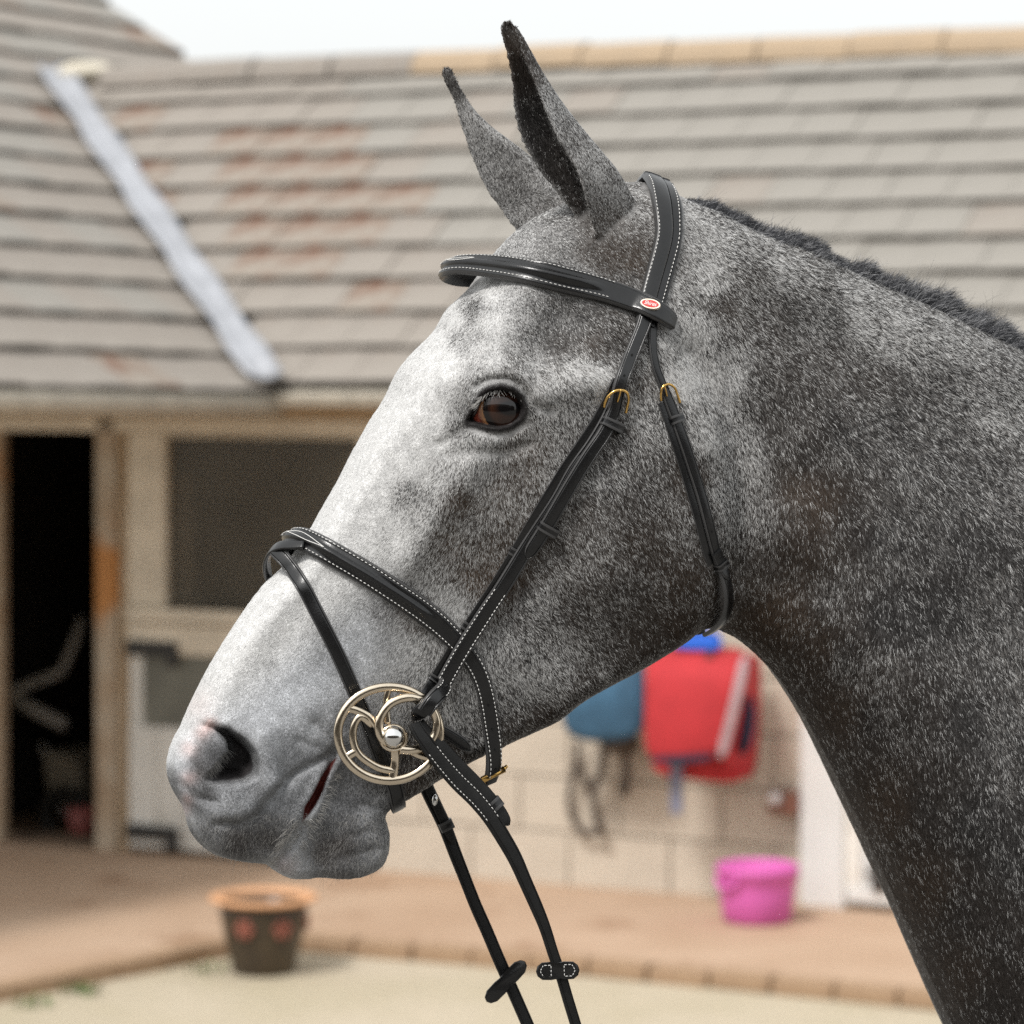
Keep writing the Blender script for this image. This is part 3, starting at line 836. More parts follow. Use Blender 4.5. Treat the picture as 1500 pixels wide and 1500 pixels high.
_lp = catmull(EYE_OPEN+EYE_OPEN[:1], 3)[:-1]
lid_pts = [sphere_hit(u, v, RE+.0006) for u, v in _lp]
M_WET = mat("wet_lid_margin", (.028, .020, .019), .2, spec=.6)
for mir in (False, True):
    pp = [mirror_co(p) if mir else p for p in lid_pts]
    MB().tube(pp, .0013, 8, closed=True).build("eyelid", M_WET, horse, smooth=True)
    # upper lid: a fold of skin that hangs a little over the ball
    top = catmull([(701,592),(707,578),(718,569),(733,565),(750,568),(762,577),(768,592)], 3)
    crease = catmull([(696,584),(702,566),(715,560),(734,558),(752,561),(765,571),(773,588)], 3)
    nn = 26
    tt = np.linspace(0, 1, nn)
    ia = np.stack([np.interp(tt, np.linspace(0, 1, len(top)), top[:, k]) for k in (0, 1)], 1)
    ib = np.stack([np.interp(tt, np.linspace(0, 1, len(crease)), crease[:, k]) for k in (0, 1)], 1)
    V = []
    for s_, rad in ((-.18, .0006), (0, .0020), (.3, .0030), (.7, .0030), (1.15, .0012)):
        for a, b in zip(ia, ib):
            q = a*(1-s_)+b*s_
            x = sphere_hit(q[0], q[1], RE+rad, .088)
            V.append(mirror_co(x) if mir else x)
    Fq = [(r*nn+c, r*nn+c+1, (r+1)*nn+c+1, (r+1)*nn+c) for r in range(4) for c in range(nn-1)]
    o = mesh_obj("upper_eyelid", V, Fq, M_LID, horse)
    o.modifiers.new("thick", 'SOLIDIFY').thickness = .0006
# lashes: pale, fanned over the top of the ball
ls, lr, lc = [], [], []
for i in range(95):
    t = RNG.uniform(.02, 1)
    k = t*(len(top)-1); a = top[int(k)]
    root = sphere_hit(a[0], a[1]-2, RE+.0022)
    fan = -1.0+1.9*t+RNG.normal(0, .25)
    ln = RNG.uniform(.008, .014)
    dirv = S*fan*.8-Z*RNG.uniform(.75, 1.1)+L*RNG.uniform(.7, 1.2)
    dirv /= np.linalg.norm(dirv)
    d2 = dirv+S*fan*.3-L*.25+Z*.15
    ls.append([root, root+dirv*ln*.5, root+dirv*ln*.5+d2/np.linalg.norm(d2)*ln*.5])
    lr.append([.00026, .00022, .00007])
    lc.append(np.array([.75, .73, .70])*RNG.uniform(.55, 1.05) if RNG.random() < .85 else [.05, .045, .04])
ls = np.array(ls); lr = np.array(lr); lc = np.array(lc)
hair_obj("eyelashes", np.vstack([ls, mirror_co(ls)]), np.vstack([lr, lr]), np.vstack([lc, lc]), np.vstack([np.tile(L, (len(ls), 1)), np.tile(-L, (len(ls), 1))]), M_HAIR, horse)

# ==================================================================== BRIDLE
bridle = empty("bridle", tuple(at_l(955, 300, 0)), label="black leather bridle with white stitching and padded bands on the grey horse", cat="bridle")
bpy.context.view_layer.update()
B_INV = bridle.matrix_world.inverted()
COVER = []            # image-space straps, so no hair grows through them
MIRROR = []           # parts to repeat on the far side
PXM = .000535         # metres per photo pixel at the near surface

PROF = {
 'flat': [(-.5,0),(-.5,.55),(-.46,.88),(-.41,.98),(-.37,.95),(-.345,.78),(-.32,.95),(-.26,1),(.26,1),(.32,.95),(.345,.78),(.37,.95),(.41,.98),(.46,.88),(.5,.55),(.5,0)],
 'plain': [(-.5,0),(-.5,.6),(-.46,.92),(-.38,1),(.38,1),(.46,.92),(.5,.6),(.5,0)],
 'round': [(-.5,.0),(-.5,.35),(-.42,.7),(-.25,.93),(0,1),(.25,.93),(.42,.7),(.5,.35),(.5,0)],
 'pad': [(-.5,0),(-.5,.22),(-.47,.40),(-.42,.46),(-.36,.44),(-.335,.60),(-.29,.66),(-.20,.66),(-.15,.78),(-.09,1.05),(0,1.16),(.09,1.05),(.15,.78),(.20,.66),(.30,.66),(.40,.66),(.44,.60),(.455,.44),(.49,.34),(.5,.15),(.5,0)],
 'head': [(-.5,0),(-.5,.40),(-.46,.62),(-.40,.62),(-.385,.50),(-.365,.75),(-.33,1.0),(-.10,1.0),(-.085,.86),(-.07,1.0),(.0,1.12),(.30,1.12),(.44,1.0),(.48,.9),(.5,.6),(.5,0)],
}

class Strap:
    pass

def sample_path(path, off, nrm=None, step=5, smooth=4, conform=0, n0=None):
    """path entries (u, v, width px) lie on the skin, (u, v, width px, l mm) hang free at that lateral offset"""
    ctl = []
    for e in path:
        if len(e) == 4: ctl.append((e[0], e[1], e[2], e[3]*MM, 1.0))
        else:
            h, _ = hit(e[0], e[1])
            if h is None: raise ValueError("strap misses the skin at %s" % (e,))
            ctl.append((e[0], e[1], e[2], float((h-P0) @ L), 0.0))
    d = catmull(ctl, step)
    pts, nr = [], []
    for u, v, w, l, fr in d:
        fr = min(1, max(0, fr))
        free = at_l(u, v, l)
        h, hn = (None, None) if fr > .03 else hit(u, v)
        p = free if h is None else h
        if hn is None:
            loc, hn2, i2, di = BVH.find_nearest(Vector(p))
            hn = (p-np.array(loc)); sgn = 1 if hn @ np.array(hn2) > 0 else -1
            hn = hn*sgn if np.linalg.norm(hn) > .002 else np.array(hn2)
        pts.append(p); nr.append(hn/np.linalg.norm(hn))
    pts, nr = np.array(pts), np.array(nr)
    if nrm is not None: nr = np.tile(np.asarray(nrm, float), (len(pts), 1))
    for a, it in ((pts, smooth), (nr, smooth*6)):
        for _ in range(it):
            b = a.copy(); b[1:-1] = (a[:-2]+2*a[1:-1]+a[2:])/4; a[:] = b
    if n0 is not None:
        for i in range(12):
            f = max(0, 1-i/12); nr[i] = nr[i]*(1-f)+np.asarray(n0)*f
    T = np.gradient(pts, axis=0); T /= np.linalg.norm(T, axis=1)[:, None]
    nr -= (nr*T).sum(1)[:, None]*T; nr /= np.linalg.norm(nr, axis=1)[:, None]
    B = np.cross(T, nr)
    s = Strap(); s.N, s.B, s.T = nr, B, T
    tt_ = np.linspace(0, 1, len(pts))
    offs = np.array([off(t) for t in tt_]) if callable(off) else np.full(len(pts), float(off))
    s.P = pts+nr*offs[:, None]*MM
    s.w = np.maximum(d[:, 2], 2)*PXM; s.uv = d[:, :2]
    # let the strap bend across its width to the skin it lies on
    cf = np.zeros((len(pts), 3))
    if conform:
        for i in range(len(pts)):
            for j, x in enumerate((-.5, 0, .5)):
                q = s.P[i]+s.B[i]*x*s.w[i]
                loc, h2, i2, di = BVH.ray_cast(Vector(q+s.N[i]*.02), Vector(-s.N[i]), .05)
                if loc is not None and d[i, 4] < .03 or (loc is not None and conform == 2): cf[i, j] = np.clip((np.array(loc)-q) @ s.N[i]+offs[i]*MM, -conform*.006, .006)
        for _ in range(14): cf[1:-1] = (cf[:-2]+2*cf[1:-1]+cf[2:])/4
    s.cf = cf
    s.len = np.concatenate([[0], np.cumsum(np.linalg.norm(np.diff(s.P, axis=0), axis=1))])
    return s

def at_s(s, t):
    """frame at fraction t of the strap"""
    x = t*s.len[-1]
    f = lambda a: np.array([np.interp(x, s.len, a[:, k]) for k in range(3)])
    return f(s.P), f(s.T), f(s.B), f(s.N), float(np.interp(x, s.len, s.w))

def conf_at(s, t, x):
    return np.interp(x, (-.5, 0, .5), [np.interp(t*s.len[-1], s.len, s.cf[:, j]) for j in range(3)])

def part(mb_or_v, name, material, parent, faces=None, smooth=True, mirror=False, **k):
    o = mesh_obj(name, mb_or_v.v if faces is None else mb_or_v, mb_or_v.f if faces is None else faces, material, None, smooth, **k)
    bm = bmesh.new(); bm.from_mesh(o.data); bmesh.ops.recalc_face_normals(bm, faces=bm.faces); bm.to_mesh(o.data); bm.free()
    o.parent = parent
    if parent == bridle: o.matrix_parent_inverse = B_INV
    o['mir'] = 1 if mirror else 0
    return o

def strap_mesh(s, th, prof='flat', i0=0, i1=None, tip=0, wscale=1.0, lift=0.0, amp=None):
    pr = PROF[prof]; n = len(pr)
    idx = list(range(i0, len(s.P) if i1 is None else i1))
    V, Fc = [], []
    for j, i in enumerate(idx):
        w = s.w[i]*wscale
        if tip:
            e = (s.len[idx[-1]]-s.len[i])/(tip*MM)
            if e < 1: w *= max(.18, math.sqrt(max(0, 1-(1-e)**2)))
        for x, y in pr:
            yy = y
            if amp is not None and prof == 'pad' and y > .66: yy = .66+(y-.66)*amp(s.len[i]/s.len[-1])
            V.append(s.P[i]+s.B[i]*x*w+s.N[i]*((yy*th+lift)*MM+np.interp(x, (-.5, 0, .5), s.cf[i])))
    for j in range(len(idx)-1):
        for k in range(n):
            k2 = (k+1) % n
            Fc.append((j*n+k, j*n+k2, (j+1)*n+k2, (j+1)*n+k))
    Fc.append(tuple(range(n))); Fc.append(tuple((len(idx)-1)*n+k for k in range(n)))
    return V, Fc

def edge_mat(o, n, m, prof):
    o.data.materials.append(M_EDGE)
    pr = PROF[prof]; idx = [k for k in range(n) if abs(pr[k][0]) > .40 and abs(pr[(k+1) % n][0]) > .40 and pr[k][0]*pr[(k+1) % n][0] > 0 and max(pr[k][1], pr[(k+1) % n][1]) > .3]
    mi = np.zeros(len(o.data.polygons), np.int32)
    for j in range(m-1): mi[[j*n+k for k in idx]] = 1
    o.data.polygons.foreach_set('material_index', mi)

def strap(name, path, th, off=.8, prof='flat', parent=None, mirror=True, tip=0, nrm=None, material=None, cover=True, amp=None, step=5, smooth=4, conform=0, n0=None, **k):
    s = sample_path(path, off, nrm, step, smooth, conform, n0)
    v, f = strap_mesh(s, th, prof, tip=tip, amp=amp)
    o = part(v, name, material or M_LEATHER, parent or bridle, f, True, mirror, **k)
    edge_mat(o, len(PROF[prof]), len(s.P), prof)
    o.modifiers.new("edges", 'EDGE_SPLIT').split_angle = R(50)
    if cover: COVER.append((s.uv, s.w/PXM/2))
    s.obj = o; s.th = th
    return s

def stitches(s, lines, parent, mirror=True, dash=.0022, gap=.0013, r=.00040):
    """lines: (x fraction across, height mm, t0, t1)"""
    mb = MB()
    for x, y, t0, t1 in lines:
        a, e = t0*s.len[-1], t1*s.len[-1]
        while a+dash < e:
            pq = []
            for q in (a, a+dash*.5, a+dash):
                p, T, B, N, w = at_s(s, q/s.len[-1])
                pq.append((p+B*x*w+N*(y*MM+conf_at(s, q/s.len[-1], x)), T, B, N))
            base = len(mb.v)
            for (p, T, B, N), sc in zip(pq, (.55, 1, .55)):
                for aa in range(4):
                    an = aa*math.pi/2
                    mb.v.append(tuple(p+(B*math.cos(an)+N*math.sin(an))*r*sc))
            for j in (0, 1):
                for q in range(4):
                    mb.f.append((base+j*4+q, base+j*4+(q+1) % 4, base+j*4+4+(q+1) % 4, base+j*4+4+q))
            mb.f.append((base+3, base+2, base+1, base)); mb.f.append((base+8, base+9, base+10, base+11))
            a += dash+gap
    return part(mb, "stitching", M_THREAD, parent, None, True, mirror, kind='stuff')

def keeper(s, t, length, parent, mirror=True, extra=1.15, th=None, shift=0.0, h0=-.8, name="keeper"):
    """leather band round the strap"""
    th = th or s.th
    V, Fc = [], []
    pr = [(-.5,0),(-.53,.5),(-.5,.95),(-.4,1.08),(.4,1.08),(.5,.95),(.53,.5),(.5,0)]
    L0 = s.len[-1]
    ring = [(-.5, 1.0), (-.38, 1.14), (-.22, 1.0), (.22, 1.0), (.38, 1.14), (.5, 1.0)]
    for q, g in ring:
        p, T, B, N, w = at_s(s, min(1, max(0, t+q*length*MM/L0)))
        for x, y in pr:
            V.append(p+B*(x*w*extra*(1+.02*(g-1))+shift*MM)+N*(h0+y*(th-h0+.9*g))*MM)
    n = len(pr)
    for j in range(len(ring)-1):
        for k in range(n-1):
            Fc.append((j*n+k, j*n+k+1, (j+1)*n+k+1, (j+1)*n+k))
    for j in (0, len(ring)-1):
        Fc.append(tuple(j*n+k for k in range(n)))
    o = part(V, name, M_LEATHER, parent, Fc, True, mirror)
    o.data.materials.append(M_EDGE)
    mi = np.zeros(len(o.data.polygons), np.int32)
    for j in (0, 1, 3, 4): mi[j*(n-1):(j+1)*(n-1)] = 1
    o.data.polygons.foreach_set('material_index', mi)
    o.modifiers.new("edges", 'EDGE_SPLIT').split_angle = R(45)
    return o

def holes(s, ts, parent, y, r=.0011, mirror=True, x=0.0):
    mb = MB()
    for t in ts:
        p, T, B, N, w = at_s(s, t)
        c = p+N*(y+.06)*MM+B*x*w
        base = len(mb.v)
        for k in range(10):
            a = 2*math.pi*k/10
            mb.v.append(tuple(c+(T*math.cos(a)*1.15+B*math.sin(a))*r))
        mb.f.append(tuple(range(base, base+10)))
    return part(mb, "punch_holes", M_HOLE, parent, None, False, mirror)

def wire(s, t, loop, r, parent, name="buckle", mirror=True, material=None, closed=False):
    """metal wire bent in the strap's own frame: (across mm, along mm, up mm)"""
    p, T, B, N, w = at_s(s, t)
    q = catmull(loop, .6) if not closed else catmull(loop+loop[:1], .6)[:-1]
    return part(MB().tube([p+(B*a+T*b+N*c)*MM for a, b, c in q], r*MM, 8, closed), name, material or M_BRASS, parent, None, True, mirror)

# ---- headpiece over the poll
hp = strap("headpiece", [(961,268,50,-3),(964,270,50,6),(968,276,49,15),(972,286,48,25),(975,297,48,34),(977,306,47),(977,312,47),(978,345,44),(971,378,42),(962,412,41),(954,442,40),(948,464,36),(944,478,33)], 5.2, .8, 'head', mirror=True, smooth=6, conform=1, n0=S*.33+Z*.94)
stitches(hp, [(-.33, 5.3, .10, .93), (.43, 5.4, .08, .96)], hp.obj)

# ---- strap ends below the browband: cheek billet and throatlatch billet
ck1 = strap("cheek_billet", [(945,452,22),(940,474,22),(932,494,21),(922,518,21),(912,542,21),(903,564,21),(899,580,20),(896,598,20),(889,618,21),(881,636,21),(862,664,21),(840,700,21),(818,738,21),(803,764,21),(788,788,21),(776,806,19),(771,815,15)], 3.0, 4.6, 'flat', tip=9)
holes(ck1, [.20,.285,.425,.505,.58,.65,.735], ck1.obj, 3.05)
ck2 = strap("cheekpiece", [(899,574,15),(894,592,16),(885,616,18),(866,650,19),(840,688,20),(817,730,20),(794,766,21),(772,800,22),(752,832,23),(730,866,23),(712,893,24),(682,940,24),(661,976,24),(645,1004,24),(632,1022,24,66),(619,1040,23,66)], 3.2, lambda t: 1.0+5.6*float(smooth01(np.array(t), .42, .62)), 'flat', nrm=None)
stitches(ck2, [(-.36, 3.3, .60, .93), (.38, 3.3, .60, .94)], ck2.obj)
ck2b = strap("cheekpiece_lining", [(901,556,10),(888,582,11),(872,614,12),(849,650,12),(825,686,12),(802,724,12),(778,764,12),(756,802,12),(737,834,12),(717,866,12),(699,894,13),(670,938,13),(648,974,14),(632,1000,15),(620,1020,16,60),(612,1034,16,62)], 2.2, .5, 'plain')
keeper(ck1, .455, 7, ck1.obj, extra=1.65, th=3.6, shift=-3.2, h0=-4)
keeper(ck1, .875, 7, ck1.obj, extra=1.45, th=3.4, shift=-2.4, h0=-4)
for t in (.515, .745, .905):
    keeper(ck2b, t, 6.5, ck2b.obj, extra=1.1, th=2.6)
wire(ck1, .352, [(-10.5,13,1.0),(-9.8,8,2.2),(-8.5,2,4.6),(-5,-3.2,6.4),(0,-4.8,6.6),(6,-3.2,6.2),(9.8,2,4.6),(10.2,7,2.6),(9.2,11,1.0)], 1.15, ck1.obj)
wire(ck1, .352, [(1.5,-5,7.4),(1.0,0,6.2),(.5,5,4.2)], .75, ck1.obj, name="buckle_tongue")
wire(ck2b, .085, [(-6.5,8,1.2),(-7.2,2,2.0),(-6.8,-4,2.4),(-4.5,-9,2.6),(-1,-11.5,2.4)], 1.0, ck2b.obj)

tl = strap("throatlatch", [(956,470,13),(954,494,13),(955,518,12),(960,543,12),(968,562,13),(975,580,15),(983,600,16),(992,624,16),(1003,655,16),(1016,695,16),(1028,735,16),(1039,778,16),(1046,808,16),(1053,830,17,72),(1060,848,18,71),(1064,868,19,68),(1064,888,19,60),(1058,905,18,46),(1048,916,17,28),(1034,925,15,8)], 3.0, 1.0, 'flat')
tl2 = strap("throatlatch_lining", [(968,590,11),(975,610,11),(985,640,12),(998,680,12),(1010,720,12),(1022,762,12),(1031,798,12),(1040,826,12)], 1.6, .2, 'plain')
tl3 = strap("throatlatch_tip", [(1044,806,17),(1051,826,17,72),(1056,840,15,72),(1060,850,11,71)], 2.4, 3.8, 'plain', tip=9)
holes(tl, [.36,.435,.505,.575,.64], tl.obj, 3.05, .0009)
keeper(tl, .27, 6.5, tl.obj, extra=1.25, th=3.4, shift=-.8)
keeper(tl, .68, 6.5, tl.obj, extra=1.25, th=4.4, shift=-.6, h0=-2)
wire(tl, .192, [(-9,13,0),(-8.6,6,1.8),(-7,0,4.6),(-2.5,-4,6.2),(3,-3.4,5.8),(5.8,1,4.2),(6.2,6,1.5)], 1.0, tl.obj)
wire(tl, .192, [(1.5,-4.6,6.8),(1.2,0,5.4),(1,4.5,3.4)], .6, tl.obj, name="buckle_tongue")

# ---- browband
bb = strap("browband", [(700,412,30,-50),(678,410,32,-42),(661,403,34,-28),(655,397,35,-14),(659,394,36,-2),(672,392,36,9),(692,391,37,20),(722,393,39,36),(748,396,40,50),(772,400,40,61),(790,403,41),(806,406,41),(856,419,40),(897,432,38),(930,443,36),(952,452,34,79),(972,464,30,77),(981,472,26,72)], 6.2, 2.4, 'pad', mirror=False, amp=lambda t: max(0, min(1, (.78-t)/.10)), smooth=7, conform=1)
stitches(bb, [(-.385, 4.0, .18, .80), (.32, 4.5, .18, .78)], bb.obj, mirror=False)
# ornamental stitched figure on the front of the browband and noseband
def ribbon_line(s, pts, r=.0003, mirror=False):
    out = []
    for t, x, y in catmull(pts, .004):
        p, T, B, N, w = at_s(s, t)
        out.append(p+B*x*w+N*(y*MM+conf_at(s, t, x)))
    return out
mb = MB()
mb.tube(ribbon_line(bb, [(.19,-.06,7.6),(.215,-.20,5.3),(.245,-.12,6.9),(.275,.02,7.5),(.31,.02,7.5),(.35,-.16,6.0)]), .00028, 5)
mb.tube(ribbon_line(bb, [(.19,-.06,7.6),(.215,.06,7.4),(.245,-.10,7.0),(.275,-.22,4.6),(.31,-.22,4.6),(.35,-.16,6.0)]), .00028, 5)
part(mb, "fancy_stitching", M_THREAD, bb.obj, None, True)

# ---- oval badge on the browband end
c0, T0, B0_, N0, w0 = at_s(bb, .895)
c0 = np.array(hit(955, 446)[0])
N0 = N0/np.linalg.norm(N0)
_e1 = at_l(969, 453, (c0-P0) @ L)-at_l(941, 438, (c0-P0) @ L); e1 = _e1/np.linalg.norm(_e1); e1 -= N0*(e1 @ N0); e1 /= np.linalg.norm(e1)
e2 = np.cross(N0, e1)
if e2[2] < 0: e2 = -e2
cb = bb.P[np.argmin(((bb.uv-np.array([955, 447]))**2).sum(1))]+N0*4.2*MM
def disc(a, b, h0, h1, n=40):
    V = [cb+e1*a*math.cos(2*math.pi*k/n)+e2*b*math.sin(2*math.pi*k/n)+N0*h0 for k in range(n)]
    V += [cb+e1*a*.97*math.cos(2*math.pi*k/n)+e2*b*.96*math.sin(2*math.pi*k/n)+N0*h1 for k in range(n)]
    Fq = [(k, (k+1) % n, n+(k+1) % n, n+k) for k in range(n)]+[tuple(range(n))[::-1], tuple(range(n, 2*n))]
    return V, Fq
v, f = disc(.0082, .0046, -.001, .0011); part(v, "badge_rim", M_RIM, bb.obj, f, False)
v, f = disc(.0069, .0036, .001, .00118); part(v, "badge", M_RED, bb.obj, f, False)
fc = bpy.data.curves.new("lettering", 'FONT'); fc.body = "Shires"; fc.size = .0052; fc.align_x = 'CENTER'; fc.align_y = 'CENTER'; fc.shear = .25; fc.extrude = .00012
fo = bpy.data.objects.new("lettering", fc); COL.objects.link(fo)
bpy.context.view_layer.update()
lm = bpy.data.meshes.new_from_object(fo.evaluated_get(bpy.context.evaluated_depsgraph_get()))
bpy.data.objects.remove(fo)
q = np.empty(len(lm.vertices)*3, np.float32); lm.vertices.foreach_get('co', q); q = q.reshape(-1, 3)
V = cb+q[:, :1]*.78*e1+q[:, 1:2]*e2+(q[:, 2:3]+.00128)*N0
part([tuple(x) for x in V], "badge_lettering", M_WHITE, bb.obj, [tuple(p.vertices) for p in lm.polygons], False)

# ---- noseband (padded, with roll), dropping to its buckle under the jaw
nb = strap("noseband", [(446,806,34,-34),(432,802,35,-22),(424,795,36,-6),(426,790,37,8),(440,790,37,20),(458,797,36,30),(480,808,36),(540,842,36),(580,867,36),(613,890,36),(640,911,35),(662,932,32),(684,956,29),(700,982,26),(710,1012,25),(716,1045,25),(720,1074,25),(722,1106,25,43),(720,1128,25,38),(716,1141,24,30)], 6.2, 1.2, 'pad', mirror=False, amp=lambda t: max(0, min(1, (.57-t)/.06)), smooth=5, conform=1)
stitches(nb, [(-.385, 4.0, .10, .985), (.34, 4.6, .10, .985)], nb.obj, mirror=False)
mb = MB()
mb.tube(ribbon_line(nb, [(.10,-.10,7.6),(.125,-.22,5.2),(.15,-.10,7.3),(.18,.03,7.9),(.22,.05,7.8),(.265,-.05,8.0)]), .00028, 5)
mb.tube(ribbon_line(nb, [(.10,-.10,7.6),(.125,.05,7.8),(.15,-.06,7.7),(.18,-.20,5.3),(.22,-.16,6.0),(.265,-.05,8.0)]), .00028, 5)
part(mb, "fancy_stitching", M_THREAD, nb.obj, None, True)
holes(nb, [.80,.86,.91,.955], nb.obj, 4.5, .0009, mirror=False)
nbb = at_l(721, 1134, .036)
bx = S*.0175+Z*.0072-L*.002
part(MB().tube([nbb-bx/2*1.06+L*.003, nbb+bx/2*1.06+L*.003], .0027, 10), "buckle", M_BRASS, nb.obj, None, True)
part(MB().tube([nbb-bx/2+L*.003, nbb-bx/2+Z*-.006+S*.003, nbb-bx/2-Z*.010-L*.02+S*.003], .0014, 8).tube([nbb+bx/2+L*.003, nbb+bx/2+Z*.002+S*.003, nbb+bx/2-Z*.006-L*.02], .0014, 8), "buckle_frame", M_BRASS, nb.obj, None, True)

# ---- flash strap from the front of the noseband to the chin groove
fl = strap("flash_strap", [(405,808,20,12),(411,813,21,17),(420,822,21,23),(431,837,21,28),(444,858,21),(462,893,21),(489,947,21),(505,982,21),(519,1015,21),(534,1050,21),(550,1090,22),(566,1128,23),(577,1150,24),(580,1168,25,33),(582,1180,24,25),(583,1185,22,8),(583,1180,20,-12)], 2.8, .9, 'flat', mirror=False)
flm = strap("flash_strap", [(640,1066,18),(662,1078,19),(678,1089,18),(688,1097,12)], 2.8, 1.0, 'flat', mirror=False, tip=8)
# loop that carries it on the noseband
lp = sample_path([(448,802,13,32),(438,803,14,29),(424,802,15,22),(410,804,17,14),(401,811,17,6),(396,823,16,-3),(395,838,15,-12),(398,850,13,-20)], 2.5, smooth=8)
v, f = strap_mesh(lp, 2.6, 'plain'); part(v, "flash_loop", M_LEATHER, bridle, f)

# ---- bit: cheek ring with spokes, flat against the corner of the mouth
BL = 62
def bp_(u, v, dl=0.0): return at_l(u, v, (BL+dl)*MM)
bit = part(MB(), "bit", M_BIT, bridle, None) if False else None
def oval(cx, cy, rx, ry, a0=0, a1=360, n=64, dl=0.0):
    return [bp_(cx+rx*math.cos(R(a0+(a1-a0)*k/n)), cy+ry*math.sin(R(a0+(a1-a0)*k/n)), dl) for k in range(n+1)]
def flat_tube(pts, rw, rt, closed=False, n=10):
    """elliptic wire: rw half width in the plane of the ring, rt half thickness"""
    mb = MB(); m = len(pts); pts = [np.array(p) for p in pts]
    for i, p in enumerate(pts):
        a = pts[(i-1) % m] if (closed or i) else p; b = pts[(i+1) % m] if (closed or i < m-1) else p
        t = (b-a)/np.linalg.norm(b-a); u = np.cross(t, L); u /= np.linalg.norm(u)
        rwi = rw[i] if hasattr(rw, '__len__') else rw
        for k in range(n):
            an = 2*math.pi*k/n
            mb.v.append(tuple(p+u*math.cos(an)*rwi+L*math.sin(an)*rt))
    for i in range(m if closed else m-1):
        j = (i+1) % m
        for k in range(n): mb.f.append((i*n+k, i*n+(k+1) % n, j*n+(k+1) % n, j*n+k))
    if not closed: mb.f.append(tuple(range(n))); mb.f.append(tuple((m-1)*n+k for k in range(n)))
    return mb
def add_mb(a, b): a.add(b.v, b.f); return a
ring = part(flat_tube(oval(570, 1075, 75, 68.5)[:-1], .0036, .0022, True), "bit", M_BIT, bridle, None, True, True)
def bitpart(pts, rw, rt, name="spoke", dl=0.0, mt=None):
    q = catmull(pts, 3)
    return part(flat_tube([bp_(a, b, c+dl) for a, b, c in q], rw, rt), name, mt or M_BIT, ring, None, True, True)
bitpart([(504,1037,0),(522,1041,0),(542,1052,0),(557,1070,2)], .0032, .0017)
bitpart([(546,1062,-1),(530,1050,0),(521,1058,0),(517,1074,0),(519,1092,0),(527,1106,0),(541,1117,0),(556,1125,0),(573,1129,0),(577,1130,0)], .0031, .0018, "inner_arc")
bitpart([(502,1113,0),(514,1105,0),(525,1099,0)], .0033, .0017)
bitpart([(578,1096,2),(579,1112,0),(577,1128,0),(574,1145,0)], .0035, .0017)
bitpart([(590,1094,1),(604,1101,0),(618,1107,0),(636,1111,0)], .0031, .0017)
bitpart([(634,1108,0),(626,1124,0)], .0032, .0016)
bitpart([(571,1005,0),(567,1018,0),(566,1034,0),(568,1060,1)], .0028, .0016)
# hook ring that takes cheekpiece and rein
hook = [(572,1088,5),(562,1084,5),(556,1074,5),(555,1060,5),(560,1046,5),(570,1033,5),(584,1025,5),(600,1022,5),(616,1026,4),(630,1036,3),(638,1050,2),(640,1064,2),(636,1078,2),(626,1090,3),(612,1097,4),(598,1099,5),(586,1098,5)]
bitpart(hook, .0035, .0024, "rein_ring")
bc = bp_(576, 1079, 5)
part(MB().ball(tuple(bc), .0088, 24, 16), "boss", M_CHROME, ring, None, True, True)
part(flat_tube(oval(576, 1081, 19, 18, dl=3)[:-1], .0016, .003, True), "boss_collar", M_BIT, ring, None, True, True)
part(MB().tube([bp_(576, 1079, 4), bp_(570, 1079, -14), bp_(565, 1079, -40)], .007, 12), "mouthpiece", M_CHROME, ring, None, True, True)
M_RUBBER = mat("pale_cheek_guard", (.30, .27, .22), .55, var=.35, scale=140)

# cheekpiece end folded round the ring
cf = sample_path([(628,1030,24,70),(614,1044,22,69),(610,1048,20,64),(614,1042,18,58),(624,1028,16,55)], 0, nrm=L, step=3)
v, f = strap_mesh(cf, 2.6, 'plain'); part(v, "cheekpiece_fold", M_LEATHER, bridle, f, True, True)

# ---- reins
rn = sample_path([(606,1060,20,68),(612,1072,22,70),(626,1092,24,71),(648,1120,25,69),(670,1145,26,67),(694,1168,26,66),(717,1196,25,66),(737,1228,24,65),(753,1256,23,64),(768,1290,21,63),(783,1324,20,62),(797,1358,18,61),(809,1396,17,60),(821,1430,17,60),(831,1464,17,59),(842,1500,17,58),(860,1560,17,55),(885,1640,17,45),(905,1720,17,25),(912,1760,17,0)], 0, nrm=(L*.93+S*.37), step=5)
v, f = strap_mesh(rn, 3.0, 'flat'); rein = part(v, "rein", M_LEATHER_MATT, bridle, f); rn.obj = rein; rn.th = 3.0
rein.modifiers.new("edges", 'EDGE_SPLIT').split_angle = R(50)
stitches(rn, [(-.36, 3.1, .055, .225), (.36, 3.1, .055, .215)], rein, mirror=False)
rb = sample_path([(607,1064,18,62),(618,1078,18,63),(640,1100,20,64),(664,1126,20,63),(690,1152,20,62),(712,1176,20,62),(728,1198,20,62),(738,1214,16,62)], 0, nrm=(L*.93+S*.37), step=5)
rb.P = rb.P-rb.B*.0045 if (rb.B[0] @ S) < 0 else rb.P+rb.B*.0045
v, f = strap_mesh(rb, 2.4, 'plain', tip=6); part(v, "rein_tail", M_LEATHER_MATT, rein, f)
rb.th = 3; keeper(rb, .82, 8, rein, mirror=False, extra=1.1, th=3)
